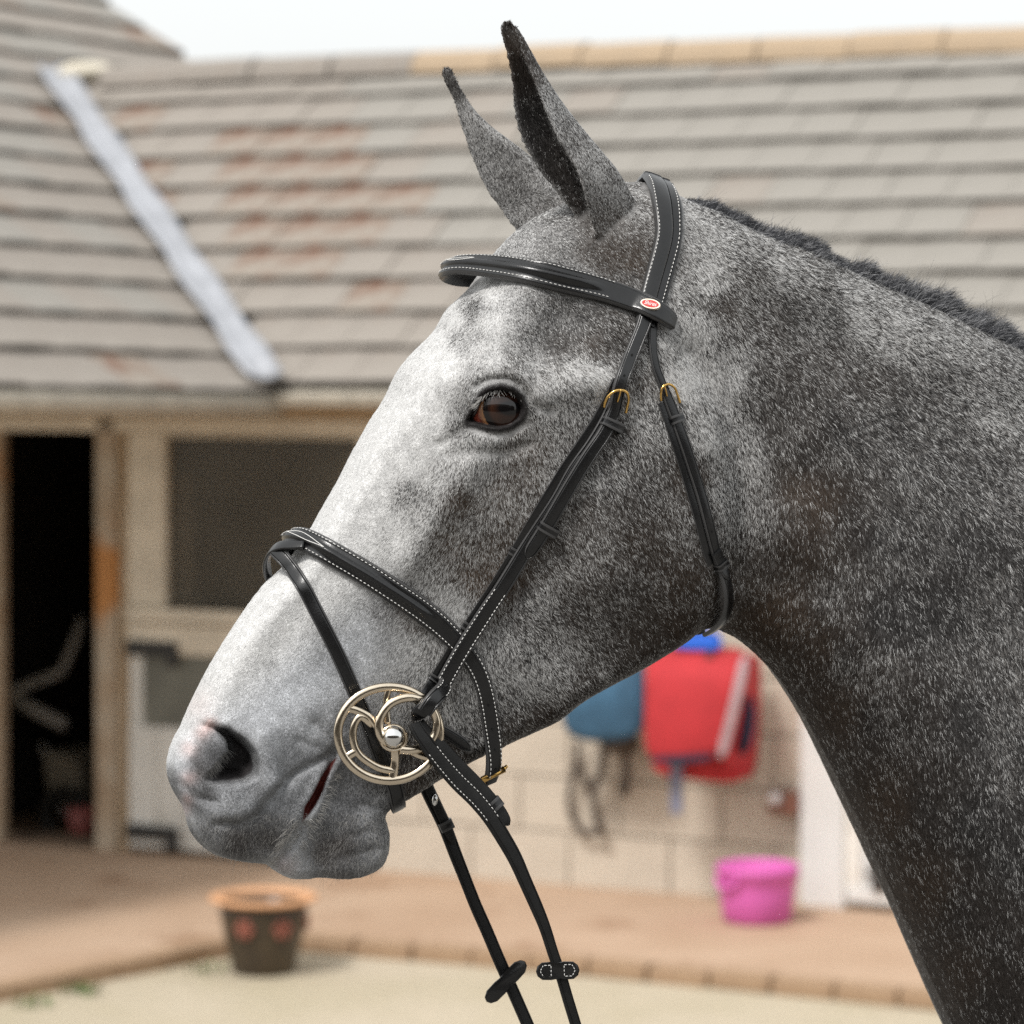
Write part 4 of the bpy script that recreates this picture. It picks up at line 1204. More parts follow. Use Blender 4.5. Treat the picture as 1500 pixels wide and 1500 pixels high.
rf = sample_path([(604,1104,22,-50),(616,1134,22,-50),(628,1162,22,-50),(650,1208,21,-50),(666,1250,20,-50),(681,1288,19,-50),(696,1326,19,-50),(712,1362,19,-50),(728,1400,19,-50),(743,1434,19,-50),(758,1468,19,-49),(772,1500,19,-48),(798,1560,18,-45),(840,1640,18,-38),(885,1715,18,-20),(908,1760,18,0)], 0, nrm=(L*.98+S*.2), step=5)
v, f = strap_mesh(rf, 3.0, 'flat'); rein2 = part(v, "rein", M_LEATHER_MATT, bridle, f); rf.obj = rein2; rf.th = 3.0
rein2.modifiers.new("edges", 'EDGE_SPLIT').split_angle = R(50)
rt = sample_path([(622,1140,13,-46),(634,1168,13,-46),(652,1206,14,-46),(660,1224,13,-46),(664,1236,10,-46)], 0, nrm=L, step=4)
v, f = strap_mesh(rt, 2.6, 'plain', tip=7); part(v, "rein_tail", M_LEATHER_MATT, rein2, f)
rt.th = 3; keeper(rt, .72, 8, rein2, mirror=False, extra=1.5, th=3.4)
p = at_l(637, 1172, -.042)
part(MB().ball(tuple(p), .0030, 14, 10, (.8, .8, 1.6)), "hook_stud", M_CHROME, rein2, None, True)
# rein stops: stitched leather tabs threaded on the reins
def rein_stop(c, ang, l, a, b, parent, stitch):
    ca, sa = math.cos(R(ang)), math.sin(R(ang))
    shp = [(-1,.0),(-.93,.55),(-.72,.95),(-.3,1.0),(-.12,.92),(.12,.92),(.3,1.0),(.72,.95),(.93,.55),(1,0),(.93,-.55),(.72,-.95),(.3,-1.0),(.12,-.92),(-.12,-.92),(-.3,-1.0),(-.72,-.95),(-.93,-.55)]
    mb = MB(); n = len(shp)
    lay = [(.9, -.001), (1, .0005), (1, .0035), (.93, .0045)]
    for sc, h in lay:
        for x, y in shp:
            X, Y = x*a*sc, y*b*sc
            bow = .0035*(1-abs(x))**2
            mb.v.append(tuple(at_l(c[0]+X*ca-Y*sa, c[1]+X*sa+Y*ca, l*MM+h+bow)))
    for j in range(3):
        for k in range(n): mb.f.append((j*n+k, j*n+(k+1) % n, (j+1)*n+(k+1) % n, (j+1)*n+k))
    mb.f.append(tuple(range(n))); mb.f.append(tuple(3*n+k for k in range(n)))
    o = part(mb, "rein_stop", M_LEATHER, parent, None, True)
    o.modifiers.new("edges", 'EDGE_SPLIT').split_angle = R(40)
    sm = MB()
    lines = [[(-.80,0),(-.66,.62),(-.30,.62),(-.30,-.62),(-.66,-.62)], [(.80,0),(.66,.62),(.30,.62),(.30,-.62),(.66,-.62)]] if stitch else []
    for ln in lines:
        pts = ln+ln[:1]
        for i in range(len(pts)-1):
            A, Bq = np.array(pts[i])*[a, b], np.array(pts[i+1])*[a, b]
            m = max(1, int(np.linalg.norm(Bq-A)/4.6))
            for k in range(m):
                w = [A+(Bq-A)*(k+.1)/m, A+(Bq-A)*(k+.72)/m]
                sm.tube([at_l(c[0]+x*ca-y*sa, c[1]+x*sa+y*ca, l*MM+.0046+.0035*(1-abs(x)/a)**2) for x, y in w], .0003, 4)
    if stitch: part(sm, "stop_stitching", M_THREAD, bridle if False else parent, None, True, kind='stuff')
    return o
rein_stop((817,1422), -2, 61, 32, 13.5, rein, True)
rein_stop((741,1438), -46, -47, 41, 11.5, rein2, False)

# ---- far side of the head: the same straps mirrored
def mirrored(o, parent):
    me2 = o.data.copy(); n = len(me2.vertices)
    q = np.empty(n*3, np.float32); me2.vertices.foreach_get('co', q)
    me2.vertices.foreach_set('co', mirror_co(q.reshape(-1, 3)).astype(np.float32).ravel())
    me2.flip_normals(); me2.update()
    c = o.copy(); c.data = me2; COL.objects.link(c); c.parent = parent; c.matrix_parent_inverse = B_INV if parent == bridle else Matrix()
    return c
for o in [x for x in bridle.children if x.get('mir')]:
    c = mirrored(o, bridle)
    for ch in [x for x in o.children if x.get('mir')]:
        mirrored(ch, c)
for o in list(bpy.data.objects):
    if 'mir' in o: del o['mir']
# ==================================================================== COAT
# lie of the hair, in the photo: (u, v, du, dv)
FLOW = np.array([(600,640,-.45,.9),(520,760,-.5,.87),(430,900,-.5,.87),(340,1000,-.45,.9),(300,1060,-.35,.95),(640,560,-.4,.9),(660,500,-.5,.85),(690,440,-.5,.85),(720,430,-.2,.95),
 (640,700,-.45,.9),(600,800,-.5,.86),(560,880,-.55,.83),(500,960,-.6,.8),(440,1020,-.6,.8),(700,700,-.15,1),(690,800,-.2,.97),(740,840,.15,1),(640,880,-.4,.9),(600,960,-.5,.85),
 (680,560,-.35,.9),(690,640,-.3,.9),(730,540,.2,1),(780,550,.45,.9),(800,620,.35,.95),(740,660,.1,1),(770,720,.2,1),(810,660,.4,.9),
 (760,450,.45,.9),(820,470,.6,.85),(880,480,.65,.8),(850,540,.55,.85),(900,540,.6,.8),(780,500,.5,.9),(820,390,.7,.7),(880,380,.7,.75),(920,340,.6,.8),(780,350,.5,.8),(860,320,.5,.8),
 (850,720,.55,.84),(820,820,.62,.78),(780,920,.6,.8),(740,1000,.5,.86),(900,680,.5,.87),(900,800,.55,.84),(850,900,.6,.8),(950,760,.5,.87),(1000,800,.45,.9),(960,880,.5,.87),(900,960,.6,.78),(820,1020,.6,.75),(1020,900,.5,.87),(960,620,.45,.9),(760,1060,.5,.8),(690,1070,.3,.95),(640,1100,.2,.95),(700,960,.1,1),(680,1000,0,1),
 (1040,420,.55,.84),(1020,340,.75,.65),(1080,360,.8,.6),(1000,520,.45,.9),(1050,560,.45,.9),(1060,680,.3,.95),(1100,760,.2,.98),(1090,860,.1,1),(1060,800,.25,.97),
 (1150,420,.8,.6),(1250,450,.85,.5),(1350,520,.8,.6),(1450,580,.75,.66),(1120,480,.6,.8),(1200,540,.6,.8),(1300,600,.65,.76),(1150,620,.45,.9),(1200,720,.35,.94),(1300,740,.5,.86),(1400,720,.58,.82),(1480,760,.55,.84),
 (1150,860,-.15,1),(1200,820,.1,1),(1150,950,-.45,.9),(1200,960,-.35,.93),(1240,960,-.1,1),(1260,880,.15,1),(1350,880,.4,.92),(1450,880,.45,.9),(1350,1000,.35,.94),(1450,1050,.4,.92),(1250,1080,.05,1),(1230,1120,.15,1),(1300,1150,.1,1),(1380,1180,.25,.97),(1460,1220,.3,.95),(1320,1280,.1,1),(1380,1350,.15,.99),(1460,1400,.2,.98),(1420,1460,.1,1),
 (350,1050,-.5,.85),(400,1100,-.5,.85),(340,1200,-.5,.6),(400,1230,-.3,.95),(450,1120,-.5,.8),(520,1150,-.2,1),(500,1240,-.3,.95),(550,1220,0,1),(460,1250,-.5,.85),(290,1140,-.3,.9),
 (842,200,-.45,-.9),(880,250,-.4,-.9),(800,130,-.4,-.92),(760,60,-.35,-.94),(720,230,-.3,-.95),(690,170,-.45,-.9),(745,290,-.2,-.95),(658,120,-.4,-.9)], float)

ta = co[tri[:, 0]]; tb = co[tri[:, 1]]; tcn = co[tri[:, 2]]
area = .5*np.linalg.norm(np.cross(tb-ta, tcn-ta), axis=1)
cen = (ta+tb+tcn)/3
ci = project(cen); cl = (cen-P0) @ L
vis = (ci[:, 0] > -60) & (ci[:, 0] < 1580) & (ci[:, 1] > -60) & (ci[:, 1] < 1590)
ear_t = ci[:, 1] < 345-(ci[:, 0]-770)*.0
dens = np.where(vis & (cl > -.012), 1.0, np.where(vis & ear_t, 1.0, np.where(vis & (cl > -.06), .35, .12)))
wgt = area*dens
NH = 920000
idx = RNG.choice(len(tri), NH, p=wgt/wgt.sum())
r1, r2 = RNG.random(NH), RNG.random(NH)
fl_ = r1+r2 > 1; r1[fl_], r2[fl_] = 1-r1[fl_], 1-r2[fl_]
b0, b1_, b2_ = 1-r1-r2, r1, r2
def bary(A): return A[tri[idx, 0]]*b0[:, None]+A[tri[idx, 1]]*b1_[:, None]+A[tri[idx, 2]]*b2_[:, None]
root = bary(co); rn_ = bary(nrm); rn_ /= np.linalg.norm(rn_, axis=1)[:, None]
ri = bary(IMG); rl = (root-P0) @ L
at3 = bary(np.stack([white, brown, muz, lid, pk, nd, md, inner_w], 1))
w_, br_, mz_, ld_, pk_, nd_, md_, in_ = at3.T
sp = np.where(dens[idx] < .9, 1.5, 1.0)            # sparser places carry coarser hair

# which roots lie under a strap, in an eye, a nostril or the mouth
keep = (md_ < .5) & (nd_ < .75) & (local_dist(ri, EYE_OPEN) < -3)
for uv, hw in COVER:
    lo, hi = uv.min(0)-30, uv.max(0)+30
    k = np.where(keep & ((ri > lo) & (ri < hi)).all(1))[0]
    if len(k):
        d, hv, _ = poly_dist(ri[k], uv, False, hw)
        keep[k] &= d > hv-1.0
# direction
fv = gridded(lambda g: idw(g, FLOW[:, :2], FLOW[:, 2:], 3.0, 14.0), ri, 8)
d3 = fv[:, :1]*S-fv[:, 1:2]*Z
d3 = d3-(d3*rn_).sum(1)[:, None]*rn_
ln = np.linalg.norm(d3, axis=1)
keep &= ln > .05
d3 /= np.maximum(ln, 1e-6)[:, None]
sd = np.cross(rn_, d3)
clump = (vnoise(root*1000, 7, 21)-.5)*.7
jit = RNG.normal(0, .19, NH)+clump
d3 = d3*np.cos(jit)[:, None]+sd*np.sin(jit)[:, None]
# length, thickness
face = smooth01(ri[:, 0]-(-.9*(ri[:, 1]-600)+760), -150, 150)      # 0 on the nose, 1 behind the cheek strap
length = (2.3+2.2*face)*(1-.55*mz_)
length = np.where(ri[:, 0] > 1080, np.minimum(5.8, length+.8), length)
length = np.where(ri[:, 1] < 330, np.where(ri[:, 0] < 930, 2.7, length), length)
length *= RNG.uniform(.7, 1.25, NH)*(1-.7*ld_)*(1-.4*nd_)
length *= MM
lift = RNG.uniform(.03, .15, NH)+.10*mz_
tip_l = lift*.55
p1 = root+(d3*np.cos(lift)[:, None]+rn_*np.sin(lift)[:, None])*(length*.5)[:, None]
bend = RNG.normal(0, .12, NH)
d4 = d3*np.cos(bend)[:, None]+sd*np.sin(bend)[:, None]
p2 = p1+(d4*np.cos(tip_l)[:, None]+rn_*np.sin(tip_l)[:, None]*.3)*(length*.5)[:, None]
ST = np.stack([root-rn_*.0004, p1, p2], 1)
rad = np.where(mz_ > .5, .00012, .000142)*sp*RNG.uniform(.7, 1.3, NH)
rad = rad*np.where(ri[:, 0] > 1090, .84, 1)
RA = np.stack([rad, rad*.92, rad*.25], 1)
# colour: white or dark hair, gathered in small locks
lock = vnoise(np.stack([(root*sd).sum(1)*0+root[:, 0], root[:, 1], root[:, 2]], 1)*1000, 1.7, 9)
lock2 = vnoise(root*1000, 4.2, 14)
tval = .62*RNG.random(NH)+.26*lock+.12*lock2
# rank-normalise so the share of white hairs follows the map
srt = np.sort(tval[::37]); tval = np.searchsorted(srt, tval)/len(srt)
wp = np.clip(w_*np.where(ri[:, 0] > 1110, .88, 1), 0, 1)
iswhite = tval < wp
dk = np.stack([.038+.085*br_, .0355+.045*br_, .0345+.016*br_], 1)*RNG.uniform(.5, 1.5, NH)[:, None]
wt = np.array([.84, .835, .82])*RNG.uniform(.80, 1.05, NH)[:, None]
wt = wt*(.92+.08*smooth01(wp, .03, .35))[:, None]*np.where(wp < .3, 1, 1)[:, None]
dk = dk+(np.array([.42, .415, .405])-dk)*smooth01(wp, .40, .92)[:, None]*.9
mid = np.array([.30, .285, .27])*RNG.uniform(.6, 1.2, NH)[:, None]
hc = np.where(iswhite[:, None], wt, dk)
part_grey = (RNG.random(NH) < .14) & (wp > .1) & (wp < .80)
hc = np.where(part_grey[:, None], mid, hc)
# velvet of the muzzle: even grey rather than salt and pepper
vg = dk*(1-wp[:, None])+wt*wp[:, None]*np.array([.96, 1., 1.05])
hc = hc*(1-.72*mz_[:, None])+vg*(.72*mz_[:, None])
hc = hc*(1-pk_[:, None]*.8)+np.array([.74, .52, .47])*(pk_[:, None]*.8)
hc = hc*(1-ld_[:, None]*.85)+np.array([.03, .028, .027])*(ld_[:, None]*.85)
hc = np.clip(hc, .006, .9)
K = keep
hair_obj("coat", ST[K], RA[K], hc[K], rn_[K], M_HAIR, horse, kind='stuff')

# ---- mane: short, pulled, standing up and falling back along the crest
crest = catmull([(1001,290),(1045,306),(1078,323),(1126,345),(1185,365),(1243,394),(1317,427),(1390,460),(1463,496),(1500,514),(1560,548),(1650,600)], 3)
NM = 15000
t = RNG.uniform(0, len(crest)-1.01, NM); i = t.astype(int); f = (t-i)[:, None]
cr = crest[i]*(1-f)+crest[i+1]*f
lo_ = RNG.normal(2, 7.0, NM)
mroot = at_l(cr[:, 0], cr[:, 1]+5+np.abs(lo_)*.25, lo_*MM)
along = (cr[:, 0]-1000)
hgt = np.interp(cr[:, 0], [1000,1030,1060,1110,1160,1230,1290,1317,1340,1400,1440,1480,1560], [8,20,22,24,27,30,32,50,42,32,42,34,36])*PXM
tuft = vnoise(np.stack([cr[:, 0], cr[:, 0]*0], 1), 22, 4)
tuft2 = vnoise(np.stack([cr[:, 0], lo_], 1), 9, 8)
hgt = .82*hgt*np.where(lo_ > 6, .7, 1)*(.62+.72*tuft)*RNG.uniform(.65, 1.12, NM)
strayed = RNG.random(NM) < .035
hgt = np.where(strayed, hgt*RNG.uniform(1.2, 1.9, NM), hgt)
up = np.array([.0, 0, 1.0])
back = .55+.9*(tuft-.5)+.6*(tuft2-.5)+RNG.normal(0, .22, NM)
side = RNG.normal(.12, .25, NM)+.8*(tuft2-.5)
dirm = S*back[:, None]+up*1.0+L*side[:, None]
dirm /= np.linalg.norm(dirm, axis=1)[:, None]
pts = [mroot]; dcur = dirm
curl = RNG.normal(.30, .22, NM)+np.where(strayed, RNG.normal(0, .4, NM), 0)
for k in range(5):
    pts.append(pts[-1]+dcur*(hgt*.25)[:, None])
    dcur = dcur+S*(curl*.55)[:, None]-up*(np.abs(curl)*.35)[:, None]+L*(side*.25)[:, None]
    dcur /= np.linalg.norm(dcur, axis=1)[:, None]
MS = np.stack(pts, 1)
mr_ = RNG.uniform(.00009, .00017, NM)*np.where(strayed, .55, 1)
MR = np.stack([mr_, mr_, mr_, mr_*.9, mr_*.75, mr_*.3], 1)
mc = np.array([.055, .056, .061])*RNG.uniform(.35, 2.2, NM)[:, None]
pale = RNG.random(NM) < np.interp(cr[:, 0], [1000, 1150, 1400], [.10, .25, .32])
mc = np.where(pale[:, None], np.array([.40, .40, .41])*RNG.uniform(.6, 1.2, NM)[:, None], mc)
mn = dirm*.0+L*.75+np.array([0, 0, .65])
hair_obj("mane", MS, MR, mc, np.tile(mn[:1]/np.linalg.norm(mn[0]), (NM, 1)), M_MANE, horse, kind='stuff')

# ---- whiskers and the pale fringe of the lips and nostril
ws, wr, wc, wn_ = [], [], [], []
def whisk(u, v, du, dv, out, ln, c=.6, r=.00012):
    h, n = hit(u, v)
    if h is None: return
    d = S*du-Z*dv; d = d/np.linalg.norm(d)
    d = d+n*out; d /= np.linalg.norm(d)
    d2 = d-Z*.25+RNG.normal(0, .12, 3); d2 /= np.linalg.norm(d2)
    ws.append([h, h+d*ln*.5, h+d*ln*.5+d2*ln*.5]); wr.append([r, r*.8, r*.25]); wc.append(np.array([c, c*.97, c*.92])); wn_.append(n)
for i in range(170):      # pale bristles along the lips
    q = RNG.random(); a = np.array([445, 1200])*(1-q)+np.array([406, 1266])*q+RNG.normal(0, 4, 2)
    sgn = 1 if RNG.random() < .5 else -1
    whisk(a[0]+sgn*7, a[1], sgn*1.0, .45+RNG.normal(0, .3), .25, RNG.uniform(.005, .009), RNG.uniform(.65, .9), .00018)
for i in range(60):
    q = RNG.random(); a = np.array([486, 1124])*(1-q)+np.array([452, 1200])*q+RNG.normal(0, 2.5, 2)
    whisk(a[0]+9, a[1]+4, .8, .3+RNG.normal(0, .3), .25, RNG.uniform(.004, .007), RNG.uniform(.6, .9), .00016)
for i in range(70):      # chin and upper lip
    a = np.array([RNG.uniform(290, 400), RNG.uniform(1215, 1258)]) if i % 2 else np.array([RNG.uniform(415, 550), RNG.uniform(1235, 1282)])
    whisk(a[0], a[1], -.5+RNG.normal(0, .5), 1, .6, RNG.uniform(.009, .020), RNG.uniform(.35, .7), .00007)
for i in range(70):      # nostril fringe
    q = RNG.random(); a = np.array([338, 1100])*(1-q)+np.array([306, 1136])*q+RNG.normal(0, 1.5, 2)
    whisk(a[0]-3, a[1]-4, .7+RNG.normal(0, .3), .9, .35, RNG.uniform(.005, .010), RNG.uniform(.12, .26), .00008)
for i in range(14):
    whisk(RNG.uniform(530, 620), RNG.uniform(640, 760), -1, .3, .8, RNG.uniform(.004, .010), .7, .00008)
for i in range(2600):     # velvet fuzz of chin and lips
    a = np.array([RNG.uniform(270, 566), RNG.uniform(1190, 1288)])
    whisk(a[0], a[1], -.4+RNG.normal(0, .5), 1, .7, RNG.uniform(.0025, .0055), RNG.uniform(.45, .8), .00005)
hair_obj("whiskers", np.array(ws), np.array(wr), np.array(wc), np.array(wn_), M_HAIR, horse, kind='stuff')
add_rest_of_body()
# ==================================================================== YARD AND BUILDINGS
# wall line of the stable range (seen a little obliquely, right end nearer)
WA, WB = np.array([-1.615, 14.54]), np.array([1.118, 13.18])
WD = (WB-WA)/np.linalg.norm(WB-WA)
WANG = math.atan2(WD[1], WD[0])
WIN = np.array([-WD[1], WD[0]])                 # into the building
W0 = WA+WD*0.92                                  # local origin: foot of the wall under the roof valley
def wl_pt(x, y, z): return Vector((*(W0+WD*x+WIN*y), z))
def wl_px(u, v, y=0.0):
    """local (x, z) of the point of the plane y behind the wall face seen at pixel (u, v)"""
    d = rays(u, v)
    o = W0+WIN*y
    k = (o @ WIN)/(d[:2] @ WIN)
    p = CAM+d*k
    return float((p[:2]-W0) @ WD), float(p[2])
X = lambda u, v=800, y=0.0: wl_px(u, v, y)[0]
ZZ = lambda u, v, y=0.0: wl_px(u, v, y)[1]

M_GROUND = mat("pale_cobbles_with_moss", (.49, .42, .315), .9, var2=(.43, .37, .26), scale=1.6, bump=.02, bscale=14, dirt=((.36, .36, .19), 3.2, .63))
M_PATH = mat("brown_brick_paving", (.42, .285, .19), .85, var2=(.49, .35, .245), scale=1.4, bump=.006, bscale=18, dirt=((.28, .16, .09), 2.0, .55))
M_KERB = mat("kerb_brick", (.42, .29, .18), .85, var2=(.32, .21, .13), scale=6, bump=.004, bscale=40)
M_BLOCK = mat("cream_painted_block", (.53, .465, .38), .8, var=.08, scale=3, bump=.004, bscale=60, dirt=((.42, .33, .24), 2.0, .62))
M_MORTAR = mat("mortar", (.50, .43, .345), .9, var=.1, scale=10)
M_TILE = mat("grey_roof_tile", (.295, .275, .245), .85, var2=(.26, .243, .215), scale=4, bump=.004, bscale=50, dirt=((.27, .22, .16), 6.0, .66))
M_TILEW = mat("lichen_pale_tile", (.30, .27, .235), .85, var2=(.26, .23, .20), scale=4, bump=.004, bscale=50, dirt=((.26, .18, .12), 5.0, .62))
M_TILER = mat("rust_stained_tile", (.30, .265, .225), .85, var2=(.25, .20, .16), scale=4, bump=.004, bscale=50, dirt=((.155, .06, .03), 4.5, .525))
M_BUTT = mat("course_shadow_tile_edge", (.05, .043, .034), .95, var=.35, scale=9, dirt=((.16, .09, .05), 5, .60))  # near-black butt faces paint the shadow under each course, with rusty blotches
M_UNDER = mat("dark_roof_felt", (.07, .062, .05), .95)
M_RIDGE = mat("sandy_ridge_tile", (.43, .32, .21), .85, var2=(.37, .28, .19), scale=6, bump=.004, bscale=40)
M_LEAD = mat("weathered_lead", (.36, .37, .395), .55, metal=.15, var=.14, scale=6, bump=.004, bscale=20)
M_TIMBER = mat("weathered_timber", (.46, .33, .20), .8, var2=(.54, .42, .29), scale=7, bump=.004, bscale=60, dirt=((.10, .07, .045), 4, .62))
M_POST = mat("flaking_painted_post", (.44, .35, .25), .75, var2=(.34, .23, .14), scale=5, bump=.004, bscale=50, dirt=((.46, .19, .05), 2.6, .60))
M_CREAM = mat("cream_gloss_frame", (.70, .61, .48), .6, var=.12, scale=6, bump=.002, bscale=50, dirt=((.30, .19, .10), 4, .64))
M_WHITEP = mat("white_painted_boards", (.72, .69, .63), .6, var=.08, scale=4, bump=.002, bscale=40, dirt=((.42, .36, .27), 3.5, .62))
M_GREYP = mat("grey_green_panel", (.16, .155, .125), .6, var=.2, scale=5)
M_IRON = mat("black_iron", (.025, .023, .02), .6, var=.3, scale=12)
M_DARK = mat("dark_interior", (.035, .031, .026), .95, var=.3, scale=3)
M_DIRT = mat("earth_floor", (.16, .105, .065), .95, var=.3, scale=4)
M_FASCIA = mat("pale_gutter", (.46, .42, .35), .6, var=.12, scale=8, dirt=((.28, .21, .14), 3, .6))

# ---- ground, path
gm = MB(); gm.add([(-120,-20,0),(120,-20,0),(120,260,0),(-120,260,0)], [(0,1,2,3)])
gm.build("ground", M_GROUND, kind='structure')
M_DARKYARD = mat("unseen_dark_yard", (.19, .18, .165), .9, var=.2, scale=3, bump=.006, bscale=60)
MB().add([(-40, -9, .004), (40, -9, .004), (40, 9.2, .004), (-40, 9.2, .004)], [(0,1,2,3)]).build("yard", M_DARKYARD, kind='structure')  # unseen dark surface, added to cut bounce light and ground glare in the eye
def gpt(u, v, z=0.0): return np.array(at_depth(u, v, (H-z)*F/(v-HV)))
KZ = .05
front = [gpt(u, v, KZ) for u, v in [(-420,1510),(-160,1466),(0,1436),(160,1405),(330,1372),(450,1368),(750,1391),(1050,1419),(1350,1448),(1700,1484),(2100,1530)]]
back = [np.array([*(W0+WD*x+WIN*.25), KZ]) for x in (9, 6, 3, 0, -3, -6, -9)]
poly = [tuple(p) for p in front]+[tuple(p) for p in back]
pm = MB(); pm.slab([(p[0], p[1], .002) for p in poly], (0, 0, KZ-.002))
path = pm.build("path", M_PATH, kind='structure')
kb = None
run = np.array(front); seg = np.concatenate([[0], np.cumsum(np.linalg.norm(np.diff(run, axis=0), axis=1))])
s_ = 0.0
while s_ < seg[-1]-.24:
    a = np.array([np.interp(s_, seg, run[:, k]) for k in range(3)]); b = np.array([np.interp(s_+.225, seg, run[:, k]) for k in range(3)])
    if kb is None:
        mbk = MB().box((0, -.105, .001), (.225, -.003, KZ+.008))
        kb = mbk.build("kerb_brick", M_KERB, path, bevel=.006); o = kb
    else:
        o = kb.copy(); COL.objects.link(o)
    an = math.atan2(b[1]-a[1], b[0]-a[0])
    o.parent = path; o.location = (a[0], a[1], random.uniform(-.004, .004)); o.rotation_euler = (0, 0, an+random.uniform(-.02, .02))
    s_ += .235
# weeds
def tuft_(u, v, n, r):
    c = gpt(u, v); mb = WEEDS
    for i in range(n):
        a = random.uniform(0, 6.28); q = random.uniform(0, r); b = Vector((c[0]+q*math.cos(a), c[1]+q*math.sin(a), .003))
        an = random.uniform(0, 6.28); ln = random.uniform(.02, .055); w = .006
        t = b+Vector((math.cos(an)*ln*.6, math.sin(an)*ln*.6, ln*.8)); sd_ = Vector((-math.sin(an), math.cos(an), 0))*w
        mb.add([b-sd_*.5, b+sd_*.5, (b+t)/2+sd_+Vector((0,0,.006)), t, (b+t)/2-sd_+Vector((0,0,.006))], [(0,1,2,3,4)])
M_WEED = mat("weed_leaf", (.13, .17, .06), .7, var=.3, scale=30)
WEEDS = MB()
for u_, v_, n_w, r_w in ((118, 1456, 45, .09), (48, 1474, 25, .07), (300, 1427, 20, .08)): tuft_(u_, v_, n_w, r_w)
WEEDS.build("weeds", M_WEED, None, True, kind='stuff')

# ---- stable range
st_l = "single storey stable range with grey tiled roof, sandy ridge and cream wall"
stable = empty("stable_building", (W0[0], W0[1], 0), WANG, label=st_l, cat="stable")
def lbuild(mb, name, m, parent=None, **k):
    return mb.build(name, m, parent if parent else stable, **k)
EZ = ZZ(520, 566, -.30)          # eave edge height
PITCH = R(40)
# valley line on this roof, from the photo
def on_roof(u, v):
    d = rays(u, v); nrm_l = np.array([0, -math.sin(PITCH), math.cos(PITCH)])
    nw = np.array([*(WIN*nrm_l[1]), nrm_l[2]]); o = np.array([*(W0+WIN*(-.30)), EZ])
    k = ((o-CAM) @ nw)/(d @ nw); p = CAM+d*k
    return p, float((p[:2]-W0) @ WD), float((p[2]-EZ)/math.sin(PITCH))
SL = on_roof(900, 88)[2]          # slope length from eave edge to ridge
RD = SL*math.cos(PITCH)
def roof_pt(x, r): return (x, -.30+r*math.cos(PITCH)*0+r*1.0*math.cos(PITCH), EZ+r*math.sin(PITCH))
XL, XR = -1.9, 3.6
# wall openings (local x, z)
WT = .22
z_top = EZ-.05
x_d0, x_d1 = X(8), X(146)       # doorway
x_p1 = X(190)
x_w1 = X(545)
z_door = ZZ(80, 617)
# wall of blocks to the right of the window unit
wall = lbuild(MB().box((x_w1+.02, .03, 0), (XR+.4, WT, z_top)), "wall", M_MORTAR)
bl, bh = .44, .215
rowz = KZ
mesh_cache = {}
r_i = 0
x_pil = X(1172, 1200)
while rowz < z_top-.02:
    hgt_ = min(bh, z_top-rowz)
    x = x_w1+.02-(.22 if r_i % 2 else 0)
    while x < XR+.3:
        a, b = max(x, x_w1+.02), min(x+bl, XR+.4)
        if b-a > .05 and r_i < 9:
            key = (round(b-a, 2), round(hgt_, 2))
            if key not in mesh_cache:
                o = lbuild(MB().box((0, 0, 0), (b-a-.003, .06, hgt_-.003)), "block", M_BLOCK, wall, bevel=.0025)
                mesh_cache[key] = o
            else:
                o = mesh_cache[key].copy(); COL.objects.link(o); o.parent = wall
            o.location = (a, random.uniform(-.002, .002), rowz)
        x += bl+.004
    rowz += bh+.004; r_i += 1
# wall to the left, and pieces over the doors
lbuild(MB().box((XL-3, 0, 0), (x_d0-.04, .03, z_top)).box((x_d0-.10, .06, z_door+.10), (x_w1+.02, WT, z_top)), "end_wall", M_CREAM)
# timber wall plate under the eave
lbuild(MB().box((XL-3, -.05, ZZ(300, 612)), (x_w1+1.4, -.005, ZZ(300, 588))), "wall_plate", M_TIMBER, bevel=.004)
lbuild(MB().box((XL-3, -.035, ZZ(300, 634)), (x_w1+.25, -.004, ZZ(300, 613))), "lintel", M_CREAM, bevel=.004)
# rooms behind
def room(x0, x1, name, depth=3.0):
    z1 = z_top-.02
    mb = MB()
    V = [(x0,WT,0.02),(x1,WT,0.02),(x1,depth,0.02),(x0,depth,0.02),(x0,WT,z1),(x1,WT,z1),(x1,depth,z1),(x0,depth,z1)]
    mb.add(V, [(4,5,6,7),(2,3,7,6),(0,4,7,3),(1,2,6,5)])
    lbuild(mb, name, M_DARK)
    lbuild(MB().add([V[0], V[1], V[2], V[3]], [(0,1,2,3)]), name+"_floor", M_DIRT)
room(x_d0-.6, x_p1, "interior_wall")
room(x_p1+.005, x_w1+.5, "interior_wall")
lbuild(MB().box((x_d0-.02, -.02, KZ*.5), (x_d1+.02, .28, KZ+.012)), "threshold", M_DIRT)
